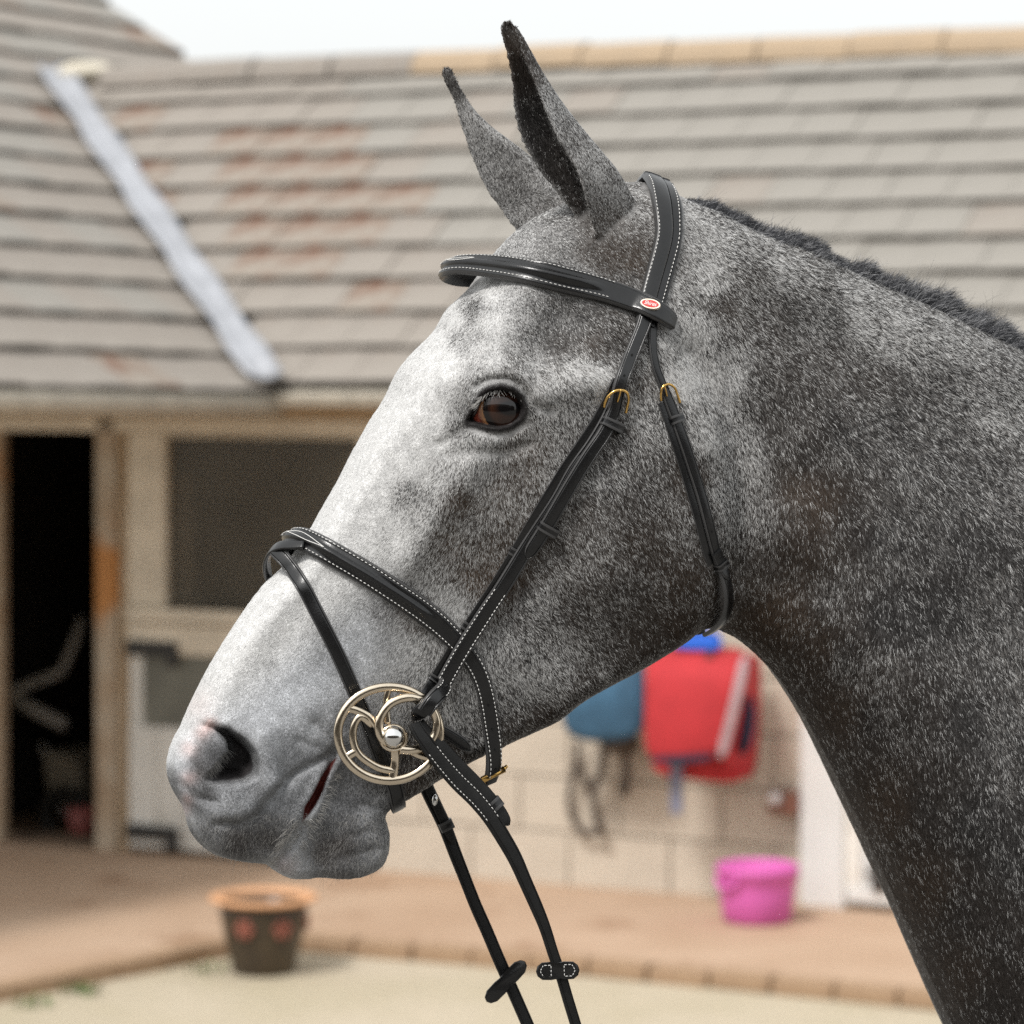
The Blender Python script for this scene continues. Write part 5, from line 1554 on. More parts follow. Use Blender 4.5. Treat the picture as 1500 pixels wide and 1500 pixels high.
# door posts
lbuild(MB().box((x_d0-.11, -.03, KZ), (x_d0, .025, z_door+.02)), "door_post", M_POST, bevel=.006)
def bare_wood_post():
    """flaking paint with one patch where the weather has bared orange wood"""
    m = mat("flaking_post_bared_wood", (.50, .42, .32), .75, var2=(.40, .29, .19), scale=5, bump=.004, bscale=50, dirt=((.20, .12, .07), 5, .62))
    n, l = m.node_tree.nodes, m.node_tree.links
    p = n['Principled BSDF']; src = p.inputs['Base Color'].links[0].from_socket
    tc = n.new('ShaderNodeTexCoord'); sx = n.new('ShaderNodeSeparateXYZ'); l.new(tc.outputs['Object'], sx.inputs[0])
    zc = ZZ(160, 845); d = n.new('ShaderNodeMath'); d.operation = 'SUBTRACT'; d.inputs[1].default_value = zc; l.new(sx.outputs['Z'], d.inputs[0])
    ab = n.new('ShaderNodeMath'); ab.operation = 'ABSOLUTE'; l.new(d.outputs[0], ab.inputs[0])
    no = n.new('ShaderNodeTexNoise'); no.inputs['Scale'].default_value = 9; no.inputs['Detail'].default_value = 6; l.new(tc.outputs['Object'], no.inputs['Vector'])
    ad = n.new('ShaderNodeMath'); ad.operation = 'MULTIPLY_ADD'; ad.inputs[1].default_value = .35; l.new(no.outputs['Fac'], ad.inputs[0]); l.new(ab.outputs[0], ad.inputs[2])
    mr = n.new('ShaderNodeMapRange'); mr.inputs['From Min'].default_value = .27; mr.inputs['From Max'].default_value = .38; mr.inputs['To Min'].default_value = 1; mr.inputs['To Max'].default_value = 0
    l.new(ad.outputs[0], mr.inputs['Value'])
    mx = n.new('ShaderNodeMix'); mx.data_type = 'RGBA'; l.new(mr.outputs[0], mx.inputs['Factor']); l.new(src, mx.inputs['A']); mx.inputs['B'].default_value = (.50, .22, .065, 1)
    l.new(mx.outputs['Result'], p.inputs['Base Color'])
    return m
lbuild(MB().box((x_d1, -.035, KZ), (X(176), .10, z_door+.02)), "door_post", bare_wood_post(), bevel=.006)
lbuild(MB().box((X(178), -.015, KZ), (X(189), .10, z_door+.02)), "door_post", M_TIMBER, bevel=.004)
# stable door with a glazed top: frame, window, lower leaf
dx0, dx1 = X(191), x_w1
xg0, xg1 = X(245), X(528)
zs0, zs1 = ZZ(300, 890), ZZ(300, 640)
dr = lbuild(MB().box((dx0, -.02, zs0-.005), (xg0, .05, ZZ(300, 634)-.003)).box((xg1, -.02, zs0-.005), (dx1, .05, ZZ(300, 634)-.003)).box((xg0+.001, -.018, zs1), (xg1-.001, .05, ZZ(300, 634)-.004)), "window_frame", M_CREAM, bevel=.005)
gm_ = bpy.data.materials.new("dusty_window_glass"); gm_.use_nodes = True
gn, gl = gm_.node_tree.nodes, gm_.node_tree.links
gp = gn['Principled BSDF']; gp.inputs['Base Color'].default_value = (.15, .13, .10, 1); gp.inputs['Roughness'].default_value = .12; gp.inputs['Specular IOR Level'].default_value = .35
tr = gn.new('ShaderNodeBsdfTransparent'); mxs = gn.new('ShaderNodeMixShader')
nz = gn.new('ShaderNodeTexNoise'); nz.inputs['Scale'].default_value = 2.5
mrg = gn.new('ShaderNodeMapRange'); mrg.inputs['To Min'].default_value = .22; mrg.inputs['To Max'].default_value = .60
tcg = gn.new('ShaderNodeTexCoord'); gl.new(tcg.outputs['Object'], nz.inputs['Vector']); gl.new(nz.outputs['Fac'], mrg.inputs['Value'])
gl.new(mrg.outputs[0], mxs.inputs[0]); gl.new(tr.outputs[0], mxs.inputs[1]); gl.new(gp.outputs[0], mxs.inputs[2]); gl.new(mxs.outputs[0], gn['Material Output'].inputs[0])
lbuild(MB().box((xg0-.004, .012, zs0), (xg1+.004, .016, zs1+.002)), "pane", gm_, dr)
lbuild(MB().box((dx0+.01, -.055, ZZ(300, 912)), (dx1, -.0, zs0-.008)), "window_sill", M_CREAM, dr, bevel=.006)
zl1 = ZZ(300, 914)
leaf = lbuild(MB().box((dx0+.004, -.012, KZ+.02), (dx1, .03, zl1)), "stable_door", M_WHITEP, bevel=.004)
nbd = 8
bx0, bx1 = X(216), dx1
for i in range(nbd):
    a = dx0+.01+(dx1-dx0-.02)*i/nbd; b = dx0+.01+(dx1-dx0-.02)*(i+1)/nbd-.006
    lbuild(MB().box((a, -.026, KZ+.03), (b, -.0125, ZZ(300, 1068))), "board", M_WHITEP, leaf, bevel=.003)
lbuild(MB().box((dx0+.005, -.034, ZZ(300, 960)), (dx1, -.0125, zl1-.004)), "door_rail", M_CREAM, leaf, bevel=.003)
lbuild(MB().box((X(214), -.022, ZZ(300, 1066)), (dx1-.02, -.0126, ZZ(300, 962))), "door_panel", M_GREYP, leaf)
for va, vb in ((938, 960), (1207, 1228)):
    lbuild(MB().box((X(192), -.050, ZZ(230, vb)), (X(264), -.036, ZZ(230, va))).box((X(250), -.049, ZZ(230, vb+14)), (X(268), -.036, ZZ(230, va+2))), "hinge", M_IRON, leaf, bevel=.003)
# gutter / fascia board along the eave
gut = MB()
prof = [(-.36, EZ-.035), (-.345, EZ-.075), (-.30, EZ-.085), (-.265, EZ-.07), (-.25, EZ-.02), (-.31, EZ-.012)]
V = [(x, y, z) for x in (XL-1.5, XR+.55) for y, z in prof]
n = len(prof)
gut.add(V, [(k, (k+1) % n, n+(k+1) % n, n+k) for k in range(n)]+[tuple(range(n)), tuple(range(n, 2*n))])
lbuild(gut, "gutter", M_FASCIA)
lbuild(MB().box((XL-1.5, -.255, EZ-.09), (XR+.55, -.01, EZ-.07)), "soffit", M_TIMBER)
# roof: felted deck with tiles laid on it one by one
rf = MB()
q0, q1 = roof_pt(XL-1.2, -.0), roof_pt(XR+.55, SL)
rf.add([(XL-1.2, q0[1], EZ-.03), (XR+.55, q0[1], EZ-.03), (XR+.55, q1[1], q1[2]-.03), (XL-1.2, q1[1], q1[2]-.03), (XR+.55, q1[1]+RD, EZ-.03), (XL-1.2, q1[1]+RD, EZ-.03)], [(0,1,2,3), (3,2,4,5)])
roof = lbuild(rf, "roof", M_UNDER)

def tile_mesh(w, ln, th):
    """flat interlocking tile: slightly cambered slab with a rolled side and a thick butt edge"""
    mb = MB(); cols = 5
    for layer in (0, 1):
        for j in range(2):
            for i in range(cols+1):
                x = w*i/cols; cam_ = .004*math.sin(math.pi*i/cols)+(.003 if i == cols else 0)
                mb.v.append((x, ln*j, (th if layer else 0)+cam_))
    c1 = cols+1
    def id_(l, j, i): return l*2*c1+j*c1+i
    for i in range(cols):
        mb.f.append((id_(1,0,i), id_(1,0,i+1), id_(1,1,i+1), id_(1,1,i)))
        mb.f.append((id_(0,0,i+1), id_(0,0,i), id_(0,1,i), id_(0,1,i+1)))
        mb.f.append((id_(0,0,i), id_(0,0,i+1), id_(1,0,i+1), id_(1,0,i)))
    for i in (0, cols):
        mb.f.append((id_(0,0,i), id_(1,0,i), id_(1,1,i), id_(0,1,i)))
    return mb

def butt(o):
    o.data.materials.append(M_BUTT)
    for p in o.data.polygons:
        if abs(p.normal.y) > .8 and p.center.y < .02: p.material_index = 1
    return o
NROW = 10
GA = SL/NROW
TW = .262
proto = []
for mt in (M_TILE, M_TILEW, M_TILER):
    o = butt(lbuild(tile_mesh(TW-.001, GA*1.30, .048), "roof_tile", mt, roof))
    proto.append(o); o['used'] = 0
VB, vbx, vbr = on_roof(394, 580); VT, vtx, vtr = on_roof(78, 118)
def use(protos, k, loc, rot, parent):
    o = protos[k]
    if o['used']:
        c = o.copy(); COL.objects.link(c); c.parent = parent; o['used'] += 1; o = c
    else: o['used'] = 1
    o.location = loc; o.rotation_euler = rot
    if 'used' in o and o not in protos: del o['used']
    return o
for r in range(NROW):
    x = XL-.4+(TW/2 if r % 2 else 0)
    vx = vbx+(vtx-vbx)*((r+.2)*GA-vbr)/(vtr-vbr)
    while x < XR+.35:
        if x > vx-.20:
            near_v = x-vx
            kind = 0
            if near_v < 1.1+.5*random.random() and 2 <= r <= 8: kind = 2 if random.random() < .18+.34*(4 <= r <= 7) else 1
            elif near_v < 1.3: kind = 1
            elif random.random() < .06: kind = 1
            p = roof_pt(x, r*GA-.02)
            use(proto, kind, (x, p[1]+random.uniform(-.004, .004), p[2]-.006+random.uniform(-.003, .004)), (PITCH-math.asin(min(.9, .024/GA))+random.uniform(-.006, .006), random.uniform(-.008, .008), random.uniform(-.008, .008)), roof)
        x += TW
# ridge tiles
rt_ = None
pz = roof_pt(0, SL)
x = vtx+.35
while x < XR+.2:
    if rt_ is None:
        mb = MB(); n = 9
        for xx in (0, .415):
            for k in range(n): a = math.pi*k/(n-1); mb.v.append((xx, -.125*math.cos(a), .115*math.sin(a)))
            for k in range(n): a = math.pi*(1-k/(n-1)); mb.v.append((xx, -.105*math.cos(a), .095*math.sin(a)))
        m = 2*n
        mb.f += [(k, (k+1) % m, m+(k+1) % m, m+k) for k in range(m)]
        for b in (0, m): mb.f += [(b+k, b+k+1, b+m-2-k, b+m-1-k) for k in range(n-1)]
        rt_ = lbuild(mb, "ridge_tile", M_RIDGE, roof); o = rt_
        rt_d = rt_.data; rt_g = rt_.data.copy(); rt_g.materials.clear(); rt_g.materials.append(M_TILEW)
    else:
        o = rt_.copy(); COL.objects.link(o); o.parent = roof
    o.data = rt_g if x < X(540, 80, -.3+RD) else rt_d
    o.location = (x, pz[1], pz[2]-.035+random.uniform(-.008, .006)); o.rotation_euler = (random.uniform(-.03, .03), random.uniform(-.012, .012), random.uniform(-.02, .02))
    x += .425

# ---- the second roof, coming forward on the left; it meets the first in a lead valley
EA = R(55)
E_ = np.array([-math.cos(EA), -math.sin(EA), .022]); E_ /= np.linalg.norm(E_)
VL = VT-VB
G_ = VL-(VL @ E_)*E_; GL = np.linalg.norm(G_); G_ /= GL           # up the slope
NRM = np.cross(E_, G_); NRM = NRM if NRM[2] > 0 else -NRM
eV = (VL @ E_)                                                    # shift of the valley along the eave per full height
wing = empty("stable_wing", tuple(VB), 0, label="taller tiled roof of the forward stable wing, left of the pale valley", cat="roof")
bpy.context.view_layer.update()
def on_wing(u, v):
    d = rays(u, v); k = ((VB-CAM) @ NRM)/(d @ NRM); p = CAM+d*k-VB
    return float(p @ E_), float(p @ G_)
def wp_(a, b, h=0.0): return tuple(E_*a+G_*b+NRM*h)
hipA, hipB = on_wing(266, 86), on_wing(124, -14)
NR2 = 20; GA2 = GL/10.2
top = GA2*16
def left_edge(b):
    """a coordinate of the right-hand end of a course at slope height b"""
    if b < GL*1.0: return eV*b/GL+.02
    t = (b-hipA[1])/(hipB[1]-hipA[1])
    return hipA[0]+(hipB[0]-hipA[0])*t
AM = 5.4
wd = MB()
bs = [0, GL*.5, GL*.995, GL*1.005, (GL+top)/2, top]
for b in bs: wd.v += [wp_(left_edge(b)-.02, b, -.03), wp_(AM+.1, b, -.03)]
for i in range(len(bs)-1): wd.f.append((2*i, 2*i+1, 2*i+3, 2*i+2))
wroof = wd.build("roof", M_UNDER, wing)
Mw = Matrix((E_, G_, NRM)).transposed() if np.dot(np.cross(E_, G_), NRM) > 0 else Matrix((-E_, G_, NRM)).transposed()
flip = np.dot(np.cross(E_, G_), NRM) <= 0
TW2 = .30
proto2 = []
for mt in (M_TILEW, M_TILE, M_TILER):
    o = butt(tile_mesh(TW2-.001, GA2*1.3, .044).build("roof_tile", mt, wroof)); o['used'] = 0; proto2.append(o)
for r in range(16):
    a = left_edge(r*GA2+GA2*.3)+.0+(TW2*.5 if r % 2 else 0)
    le = left_edge(r*GA2+GA2*.3)
    if r % 2: a -= TW2*.42
    while a < AM-.2:
        k = 0 if random.random() < .72 else (1 if random.random() < .7 else 2)
        aa = a+TW2 if flip else a
        rot = (Mw.to_3x3() @ Matrix.Rotation(-math.asin(min(.9, .024/GA2))+random.uniform(-.008, .008), 3, 'X') @ Matrix.Rotation(random.uniform(-.01, .01), 3, 'Y')).to_euler()
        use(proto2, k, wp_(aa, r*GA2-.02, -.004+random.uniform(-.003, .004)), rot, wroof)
        a += TW2
for o in proto+proto2:
    if 'used' in o: del o['used']
# lead valley
vd = VL/np.linalg.norm(VL)
side = np.cross(vd, NRM); side = side if side[0] > 0 else -side
vm_ = MB(); NS = 14
upv = np.array([0, -.35, .94])
for i in range(NS+1):
    t = -.02+.99*i/NS
    c = VB+VL*t-np.array([.035, 0, 0])
    w = .064+.010*math.sin(i*2.1)
    for sx, h in ((-1.15, .135), (-.5, .115), (0, .105), (.5, .115), (1.15, .135)):
        p = c+np.array([1, .12, 0])*sx*w+upv*(h+random.uniform(-.004, .004))-VB
        vm_.v.append(tuple(p))
for i in range(NS):
    for k in range(4): vm_.f.append((i*5+k, i*5+k+1, (i+1)*5+k+1, (i+1)*5+k))
o = vm_.build("valley_flashing", M_LEAD, wing, True)
sm_ = o.modifiers.new("thick", 'SOLIDIFY'); sm_.thickness = .006
# mortar lump where valley and ridge meet
M_MORT2 = mat("pale_mortar", (.60, .55, .45), .9, var=.15, scale=12, bump=.006, bscale=30)
lp_ = at_depth(128, 106, VT[1]-.15)
MB().ball(tuple(np.array(lp_)-VB), .10, 14, 8, (1.5, 1.0, .55)).build("mortar_fillet", M_MORT2, wing, True)
# gutter of the wing
gp0, gp1 = np.array(wp_(-.05, -.02, -.03)), np.array(wp_(AM, -.02, -.03))
MB().tube([gp0, (gp0+gp1)/2, gp1], .05, 10).build("gutter", M_FASCIA, wing, True)
# posts carrying the forward end, outside the picture
for a in (3.2, 5.0):
    p = VB+E_*a+np.array([.0, .2, 0])
    MB().box((p[0]-VB[0]-.07, p[1]-VB[1]-.07, -VB[2]), (p[0]-VB[0]+.07, p[1]-VB[1]+.07, p[2]-VB[2]-.02)).build("post", M_POST, wing, bevel=.008)

# ==================================================================== THINGS IN THE YARD
def thing_at(name, p, rz=0, **k): return empty(name, tuple(p), rz, **k)
# plant pot
pb_ = gpt(386, 1424); sc = pb_[1]/F
pot = thing_at("plant_pot", (pb_[0], pb_[1], 0), label="dark glazed plant pot with terracotta rim standing on the pale cobbles", cat="plant pot")
M_GLAZE = mat("dark_brown_glaze", (.034, .025, .019), .3, spec=.4, var2=(.07, .05, .03), scale=7)
M_TERRA = mat("terracotta_rim", (.62, .33, .17), .7, var=.12, scale=12, bump=.002, bscale=80)
M_FLOWER = mat("painted_red_flower", (.26, .085, .055), .5, var=.25, scale=30)
hp_ = 128*sc
def ps(px): return px*sc
MB().lathe([(0, .002), (ps(44), .002), (ps(46), ps(3)), (ps(50), ps(24)), (ps(59), ps(60)), (ps(64), ps(88)), (ps(65), ps(105)), (ps(60), ps(105.5)), (ps(58), ps(86))], n=40).build("pot_body", M_GLAZE, pot, True)
MB().lathe([(ps(64), ps(103)), (ps(75), ps(104.5)), (ps(79), ps(107)), (ps(80), ps(110)), (ps(78), ps(112.5)), (ps(70), ps(113.5)), (ps(64), ps(111)), (ps(60), ps(80))], n=40).build("rim", M_TERRA, pot, True)
MB().lathe([(0, ps(88)), (ps(61), ps(87))], n=40).build("soil", M_DIRT, pot)
def flower(az):
    mb = MB()
    for k in range(6):
        for j, (rad_, n_) in enumerate(((1, 8),)):
            ca_ = az+math.cos(k*1.047)*.17; zz = ps(72)+math.sin(k*1.047)*ps(10)
            rr = ps(62.5)+.003
            c = Vector((rr*math.cos(ca_), rr*math.sin(ca_), zz))
            mb.ball(tuple(c), ps(7.5), 8, 6, (.6, .6, .8))
    mb.ball((( ps(62.5)+.004)*math.cos(az), (ps(62.5)+.004)*math.sin(az), ps(72)), ps(5), 8, 6)
    mb.build("painted_flower", M_FLOWER, pot, True)
flower(R(-90)-.38); flower(R(-90)+.52); flower(R(20)); flower(R(110))

# pink bucket
k_ = gpt(1109, 1349, KZ); sc = k_[1]/F
bk = thing_at("feed_bucket", (k_[0], k_[1], KZ), label="bright pink rubber bucket standing against the cream wall", cat="bucket")
M_PINK = mat("pink_rubber", (.64, .13, .43), .5, spec=.4, var=.06, scale=6)
MB().lathe([(0, .003), (ps(46), .003), (ps(50), ps(4)), (ps(55), ps(44)), (ps(58), ps(70)), (ps(60), ps(71)), (ps(61), ps(82)), (ps(58), ps(83)), (ps(56), ps(74)), (ps(48), ps(10)), (0, ps(8))], n=40).build("tub", M_PINK, bk, True)
for a in (R(-142), R(38)):
    pts_ = [Vector((ps(58)*math.cos(a+d), ps(58)*math.sin(a+d), z_)) for d, z_ in ((-.38, ps(68)), (-.30, ps(58)), (0, ps(54)), (.30, ps(58)), (.38, ps(68)))]
    pts_ = [p*1.0+Vector((math.cos(a), math.sin(a), 0))*ps(5) for p in pts_]
    MB().tube(pts_, ps(4.2), 8).build("handle", M_PINK, bk, True)

# white pillar and door at the right of the wall
def wbox(mb, u0, v0, u1, v1, y0, y1, pz=None):
    x0, z1 = wl_px(u0, v0, y0); x1, z0 = wl_px(u1, v1, y0)
    if pz is not None: z0 = pz
    return mb.box((x0, y0, z0), (x1, y1, z1))
def wall_thing(name, **k): return empty(name, (W0[0], W0[1], 0), WANG, **k)
wd_ = wall_thing("white_stable_door", label="white boarded stable door with a black bolt beside the pink bucket", cat="door")
M_WHITE2 = mat("bright_white_paint", (.66, .655, .63), .55, var=.05, scale=3, bump=.002, bscale=40, dirt=((.52, .44, .34), 2.6, .64))
wbox(MB(), 1171, 560, 1236, 1345, -.06, .02, KZ).build("jamb", M_WHITE2, wd_, bevel=.008)
bxs = [1238, 1262, 1286, 1310, 1334, 1358, 1382, 1406, 1430, 1454]
for a, b in zip(bxs[:-1], bxs[1:]):
    wbox(MB(), a, 700, b-2, 1330, -.04, -.006, KZ+.05).build("board", M_WHITEP if (a//24) % 3 == 0 else M_WHITE2, wd_, bevel=.004)
wbox(MB(), 1239, 1300, 1454, 1350, -.055, -.042, KZ+.03).build("kick_board", M_WHITE2, wd_, bevel=.004)
wbox(wbox(MB(), 1276, 1262, 1296, 1306, -.075, -.044), 1268, 1276, 1310, 1288, -.085, -.062).build("bolt", M_IRON, wd_, bevel=.004)

# saddle rack things hanging on the wall
M_CLOTHR = mat("red_rug_cloth", (.46, .026, .032), .8, var=.08, scale=12, bump=.004, bscale=14)
M_CLOTHN = mat("navy_lining", (.018, .020, .045), .8, var=.2, scale=12)
M_PIPE = mat("grey_webbing", (.50, .38, .40), .7, var=.1, scale=20)
M_TEAL = mat("teal_blue_rug", (.035, .095, .16), .85, var=.25, scale=9, bump=.006, bscale=14)
M_BLUE = mat("bright_blue_cloth", (.012, .10, .50), .8, var=.1, scale=12)
M_STRAP = mat("brown_leather_strap", (.055, .040, .030), .6, var=.3, scale=20)
M_STRAPN = mat("blue_grey_strap", (.17, .18, .25), .7)
def lp3(u, v, y):
    x, z = wl_px(u, v, y); return Vector((x, y, z))
def sheet(grid, name, m, parent, th=.012, **k):
    """thick cloth from rows of local points"""
    mb = MB(); nr, nc = len(grid), len(grid[0])
    for row in grid: mb.v += [tuple(p) for p in row]
    for i in range(nr-1):
        for j in range(nc-1): mb.f.append((i*nc+j, i*nc+j+1, (i+1)*nc+j+1, (i+1)*nc+j))
    o = mb.build(name, m, parent, True, **k)
    ss = o.modifiers.new("sub", 'SUBSURF'); ss.levels = ss.render_levels = 2
    s2 = o.modifiers.new("thick", 'SOLIDIFY'); s2.thickness = th
    return o
red = wall_thing("folded_rug", label="red rug with grey stripe and navy lining folded over a wall rack", cat="horse rug")
sheet([[lp3(948, 948, -.10), lp3(1000, 946, -.12), lp3(1050, 946, -.12), lp3(1096, 950, -.08)],
       [lp3(945, 960, -.42), lp3(1000, 957, -.44), lp3(1050, 957, -.44), lp3(1089, 962, -.40)],
       [lp3(945, 1000, -.46), lp3(990, 1000, -.48), lp3(1040, 1000, -.48), lp3(1080, 1004, -.45)],
       [lp3(944, 1070, -.46), lp3(990, 1072, -.49), lp3(1030, 1070, -.48), lp3(1064, 1070, -.45)],
       [lp3(944, 1116, -.44), lp3(990, 1113, -.47), lp3(1030, 1110, -.46), lp3(1054, 1108, -.44)]], "cover", M_CLOTHR, red)
sheet([[lp3(1086, 958, -.415), lp3(1099, 962, -.38)], [lp3(1077, 1004, -.465), lp3(1090, 1006, -.44)], [lp3(1061, 1070, -.465), lp3(1074, 1072, -.44)], [lp3(1048, 1112, -.465), lp3(1062, 1116, -.44)]], "stripe", M_PIPE, red, .008)
sheet([[lp3(1094, 956, -.37), lp3(1108, 958, -.22), lp3(1116, 966, -.06)], [lp3(1088, 1010, -.42), lp3(1106, 1010, -.25), lp3(1116, 1010, -.06)], [lp3(1072, 1080, -.42), lp3(1098, 1090, -.25), lp3(1112, 1096, -.06)], [lp3(1060, 1126, -.42), lp3(1086, 1140, -.25), lp3(1106, 1142, -.06)]], "side_flap", M_CLOTHR, red)
MB().slab([lp3(1093+13*math.cos(a)+.10*44*math.sin(a)*-1, 1062+44*math.sin(a), -.345) for a in np.linspace(0, 2*math.pi, 20)[:-1]], (.0, -.012, 0)).build("lining_patch", M_CLOTHN, red, True)
sheet([[lp3(950, 1104, -.30), lp3(1000, 1104, -.34), lp3(1060, 1104, -.34), lp3(1092, 1112, -.30)], [lp3(956, 1136, -.28), lp3(1005, 1142, -.32), lp3(1050, 1146, -.32), lp3(1092, 1148, -.28)]], "under_flap", M_CLOTHR, red)
sheet([[lp3(948, 1108, -.465), lp3(1000, 1108, -.488), lp3(1050, 1104, -.47)], [lp3(952, 1118, -.465), lp3(1000, 1119, -.485), lp3(1046, 1114, -.47)]], "binding", M_CLOTHN, red, .01)
MB().slab([lp3(982, 1116, -.36), lp3(1001, 1116, -.36), lp3(999, 1192, -.36), lp3(983, 1192, -.36)], (0, -.006, 0)).build("hanging_strap", M_STRAPN, red, bevel=.002)
MB().tube([lp3(1040, 962, .0), lp3(1040, 962, -.40)], .02, 8).build("rack_bar", M_IRON, red, True)
bt = wall_thing("blanket", label="bright blue cloth lying on top of the red folded rug", cat="cloth")
sheet([[lp3(985, 925, -.10), lp3(1030, 920, -.12), lp3(1054, 927, -.10)], [lp3(980, 932, -.28), lp3(1030, 926, -.30), lp3(1058, 934, -.28)], [lp3(982, 950, -.32), lp3(1030, 950, -.34), lp3(1057, 951, -.32)]], "fold", M_BLUE, bt, .02)
tr_ = wall_thing("saddle_rug", label="dark teal blue rug hung on the wall left of the red rug", cat="horse rug")
sheet([[lp3(828, 958, -.06), lp3(880, 956, -.08), lp3(942, 958, -.06)], [lp3(824, 972, -.26), lp3(880, 968, -.28), lp3(943, 970, -.26)], [lp3(823, 1030, -.30), lp3(880, 1030, -.33), lp3(943, 1030, -.30)], [lp3(824, 1082, -.29), lp3(880, 1088, -.31), lp3(943, 1086, -.29)]], "cover", M_TEAL, tr_)
MB().tube([lp3(885, 966, .0), lp3(885, 966, -.25)], .02, 8).build("rack_bar", M_IRON, tr_, True)
sheet([[lp3(884, 1078, -.18), lp3(910, 1078, -.20), lp3(936, 1078, -.18)], [lp3(888, 1104, -.16), lp3(912, 1108, -.18), lp3(940, 1102, -.16)]], "lining", M_STRAP, tr_)
hb = wall_thing("hanging_bridle", label="looped dark leather straps hanging under the teal rug", cat="bridle")
def lstrap(pts, w, name, m, parent, y):
    q = catmull([(a, b) for a, b in pts], 6); mb = MB()
    P = [lp3(a, b, y) for a, b in q]
    for i, p in enumerate(P):
        t = (P[min(i+1, len(P)-1)]-P[max(i-1, 0)]).normalized(); s_n = t.cross(Vector((0, 1, 0))).normalized()*w/2
        mb.v += [tuple(p-s_n), tuple(p+s_n), tuple(p+s_n+Vector((0, -.006, 0))), tuple(p-s_n+Vector((0, -.006, 0)))]
    for i in range(len(P)-1):
        for k in range(4): mb.f.append((i*4+k, i*4+(k+1) % 4, i*4+4+(k+1) % 4, i*4+4+k))
    mb.f.append((0,1,2,3)); n = 4*(len(P)-1); mb.f.append((n, n+1, n+2, n+3))
    return mb.build(name, m, parent, True)
lstrap([(848,1086),(842,1130),(834,1170),(842,1204),(862,1220),(880,1218)], .026, "strap", M_STRAP, hb, -.05)
lstrap([(886,1086),(880,1130),(870,1160),(874,1200),(882,1222)], .030, "strap", M_STRAP, hb, -.07)
lstrap([(845,1110),(856,1140),(868,1168)], .022, "strap", M_STRAP, hb, -.06)
lstrap([(915,1086),(918,1130),(914,1166)], .034, "strap", M_STRAP, hb, -.06)
# little wall fitting
fx = wall_thing("wall_tap_box", label="small reddish brown wall box with a round pale knob", cat="wall box")
M_BOX = mat("red_brown_box", (.20, .085, .055), .7, var=.3, scale=18)
wbox(MB(), 1124, 1160, 1166, 1194, -.09, -.002).build("box", M_BOX, fx, bevel=.006)
MB().ball(tuple(lp3(1135, 1170, -.11)), .026, 14, 10).build("knob", mat("pale_knob", (.70, .68, .66), .35), fx, True)

# things dimly seen in the doorway and behind the window
wbw = wall_thing("wheelbarrow", label="old wheelbarrow with pale handles tipped up inside the dark doorway", cat="wheelbarrow")
M_TUBE = mat("pale_galvanised_tube", (.36, .34, .31), .5, var=.2, scale=10)
M_TRAY = mat("grey_barrow_tray", (.26, .23, .18), .6, var=.25, scale=5)
for dy in (0, .35):
    MB().tube([lp3(14, 1022, .5+dy), lp3(26, 1010, .5+dy), lp3(90, 985, .5+dy), lp3(112, 935, .55+dy), lp3(120, 905, .6+dy)], .022, 8).tube([lp3(22, 1024, .5+dy), lp3(60, 1045, .48+dy), lp3(96, 1062, .46+dy)], .030, 8).build("handle", M_TUBE, wbw, True)
MB().slab([lp3(60, 1100, .55), lp3(112, 1110, .55), lp3(118, 1190, .60), lp3(70, 1180, .60)], (0, .35, 0)).build("tray", M_TRAY, wbw, bevel=.02)
cw_ = lp3(96, 1196, .55)
MB().tube([cw_+Vector((.11*math.cos(a), 0, .11*math.sin(a))) for a in np.linspace(0, 2*math.pi, 21)[:-1]], .035, 8, closed=True).build("wheel", M_IRON, wbw, True)
MB().tube([lp3(62, 1090, .6), lp3(96, 1196, .6)], .015, 6).build("strut", M_TUBE, wbw, True)
bcn = wall_thing("bucket", label="small dull red bucket on the floor of the dark doorway", cat="bucket")
x_, z_ = wl_px(122, 1222, .30)
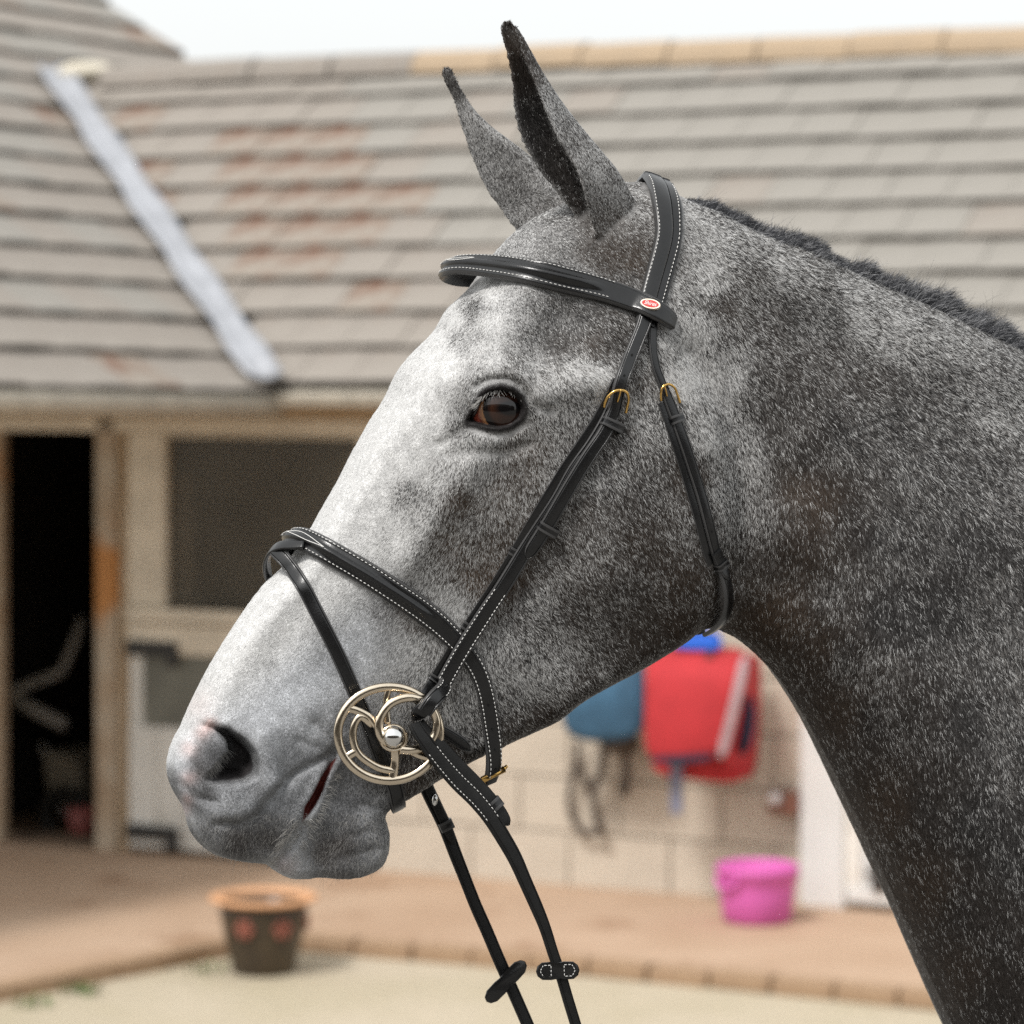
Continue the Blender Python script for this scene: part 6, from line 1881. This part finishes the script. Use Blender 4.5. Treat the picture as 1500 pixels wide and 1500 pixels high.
MB().lathe([(0, 0), (.055, 0), (.075, .14), (.070, .14), (.05, .01)], (x_, .30, .035), 20).build("pail", mat("dull_red_plastic", (.25, .07, .06), .6), bcn, True)
M_PLANK = mat("pale_plank", (.60, .47, .32), .8, var=.15, scale=9)
for i, (u0, u1, v0, lean, lab) in enumerate([(318, 336, 700, .05, "narrow plank"), (345, 362, 690, -.03, "pale plank"), (286, 300, 720, .02, "thin plank")]):
    th_ = wall_thing("leaning_plank", label=["tan plank leaning behind the dusty window, middle of three", "tan plank leaning behind the dusty window, farthest from the doorway", "tan plank leaning behind the dusty window, nearest the doorway"][i], cat="plank", group="planks behind the window")
    x0, z1 = wl_px(u0, v0, .6); x1, _ = wl_px(u1, v0, .6)
    MB().slab([(x0, .20, .06), (x1, .20, .06), (x1+lean, .15, z1), (x0+lean, .15, z1)], (0, .03, 0)).build("board", M_PLANK, th_)
rk = wall_thing("pitchfork", label="wooden handled fork leaning aslant behind the dusty window", cat="fork")
MB().tube([lp3(455, 840, .5), lp3(520, 660, .20)], .024, 8).build("shaft", M_PLANK, rk, True)
MB().tube([lp3(455, 840, .5), lp3(440, 850, .5), lp3(432, 900, .5)], .008, 6).tube([lp3(455, 840, .5), lp3(452, 900, .5)], .008, 6).tube([lp3(455, 840, .5), lp3(468, 852, .5), lp3(470, 905, .5)], .008, 6).build("tines", M_IRON, rk, True)

# long timber barn across the yard, behind the photographer: it is what the eye and the metal mirror
barn = empty("timber_barn", (0, -9, 0), label="long dark timber barn across the yard behind the photographer", cat="barn")
M_BARN = mat("tarred_barn_boards", (.055, .045, .035), .85, var=.3, scale=2, bump=.01, bscale=8)
MB().box((-22, -7, 0), (22, 0, 3.9)).build("wall", M_BARN, barn)
MB().add([(-22.4, .4, 3.7), (22.4, .4, 3.7), (22.4, -3.5, 6.5), (-22.4, -3.5, 6.5), (22.4, -7.4, 3.7), (-22.4, -7.4, 3.7)], [(0,1,2,3), (3,2,4,5)]).build("roof", M_UNDER, barn)
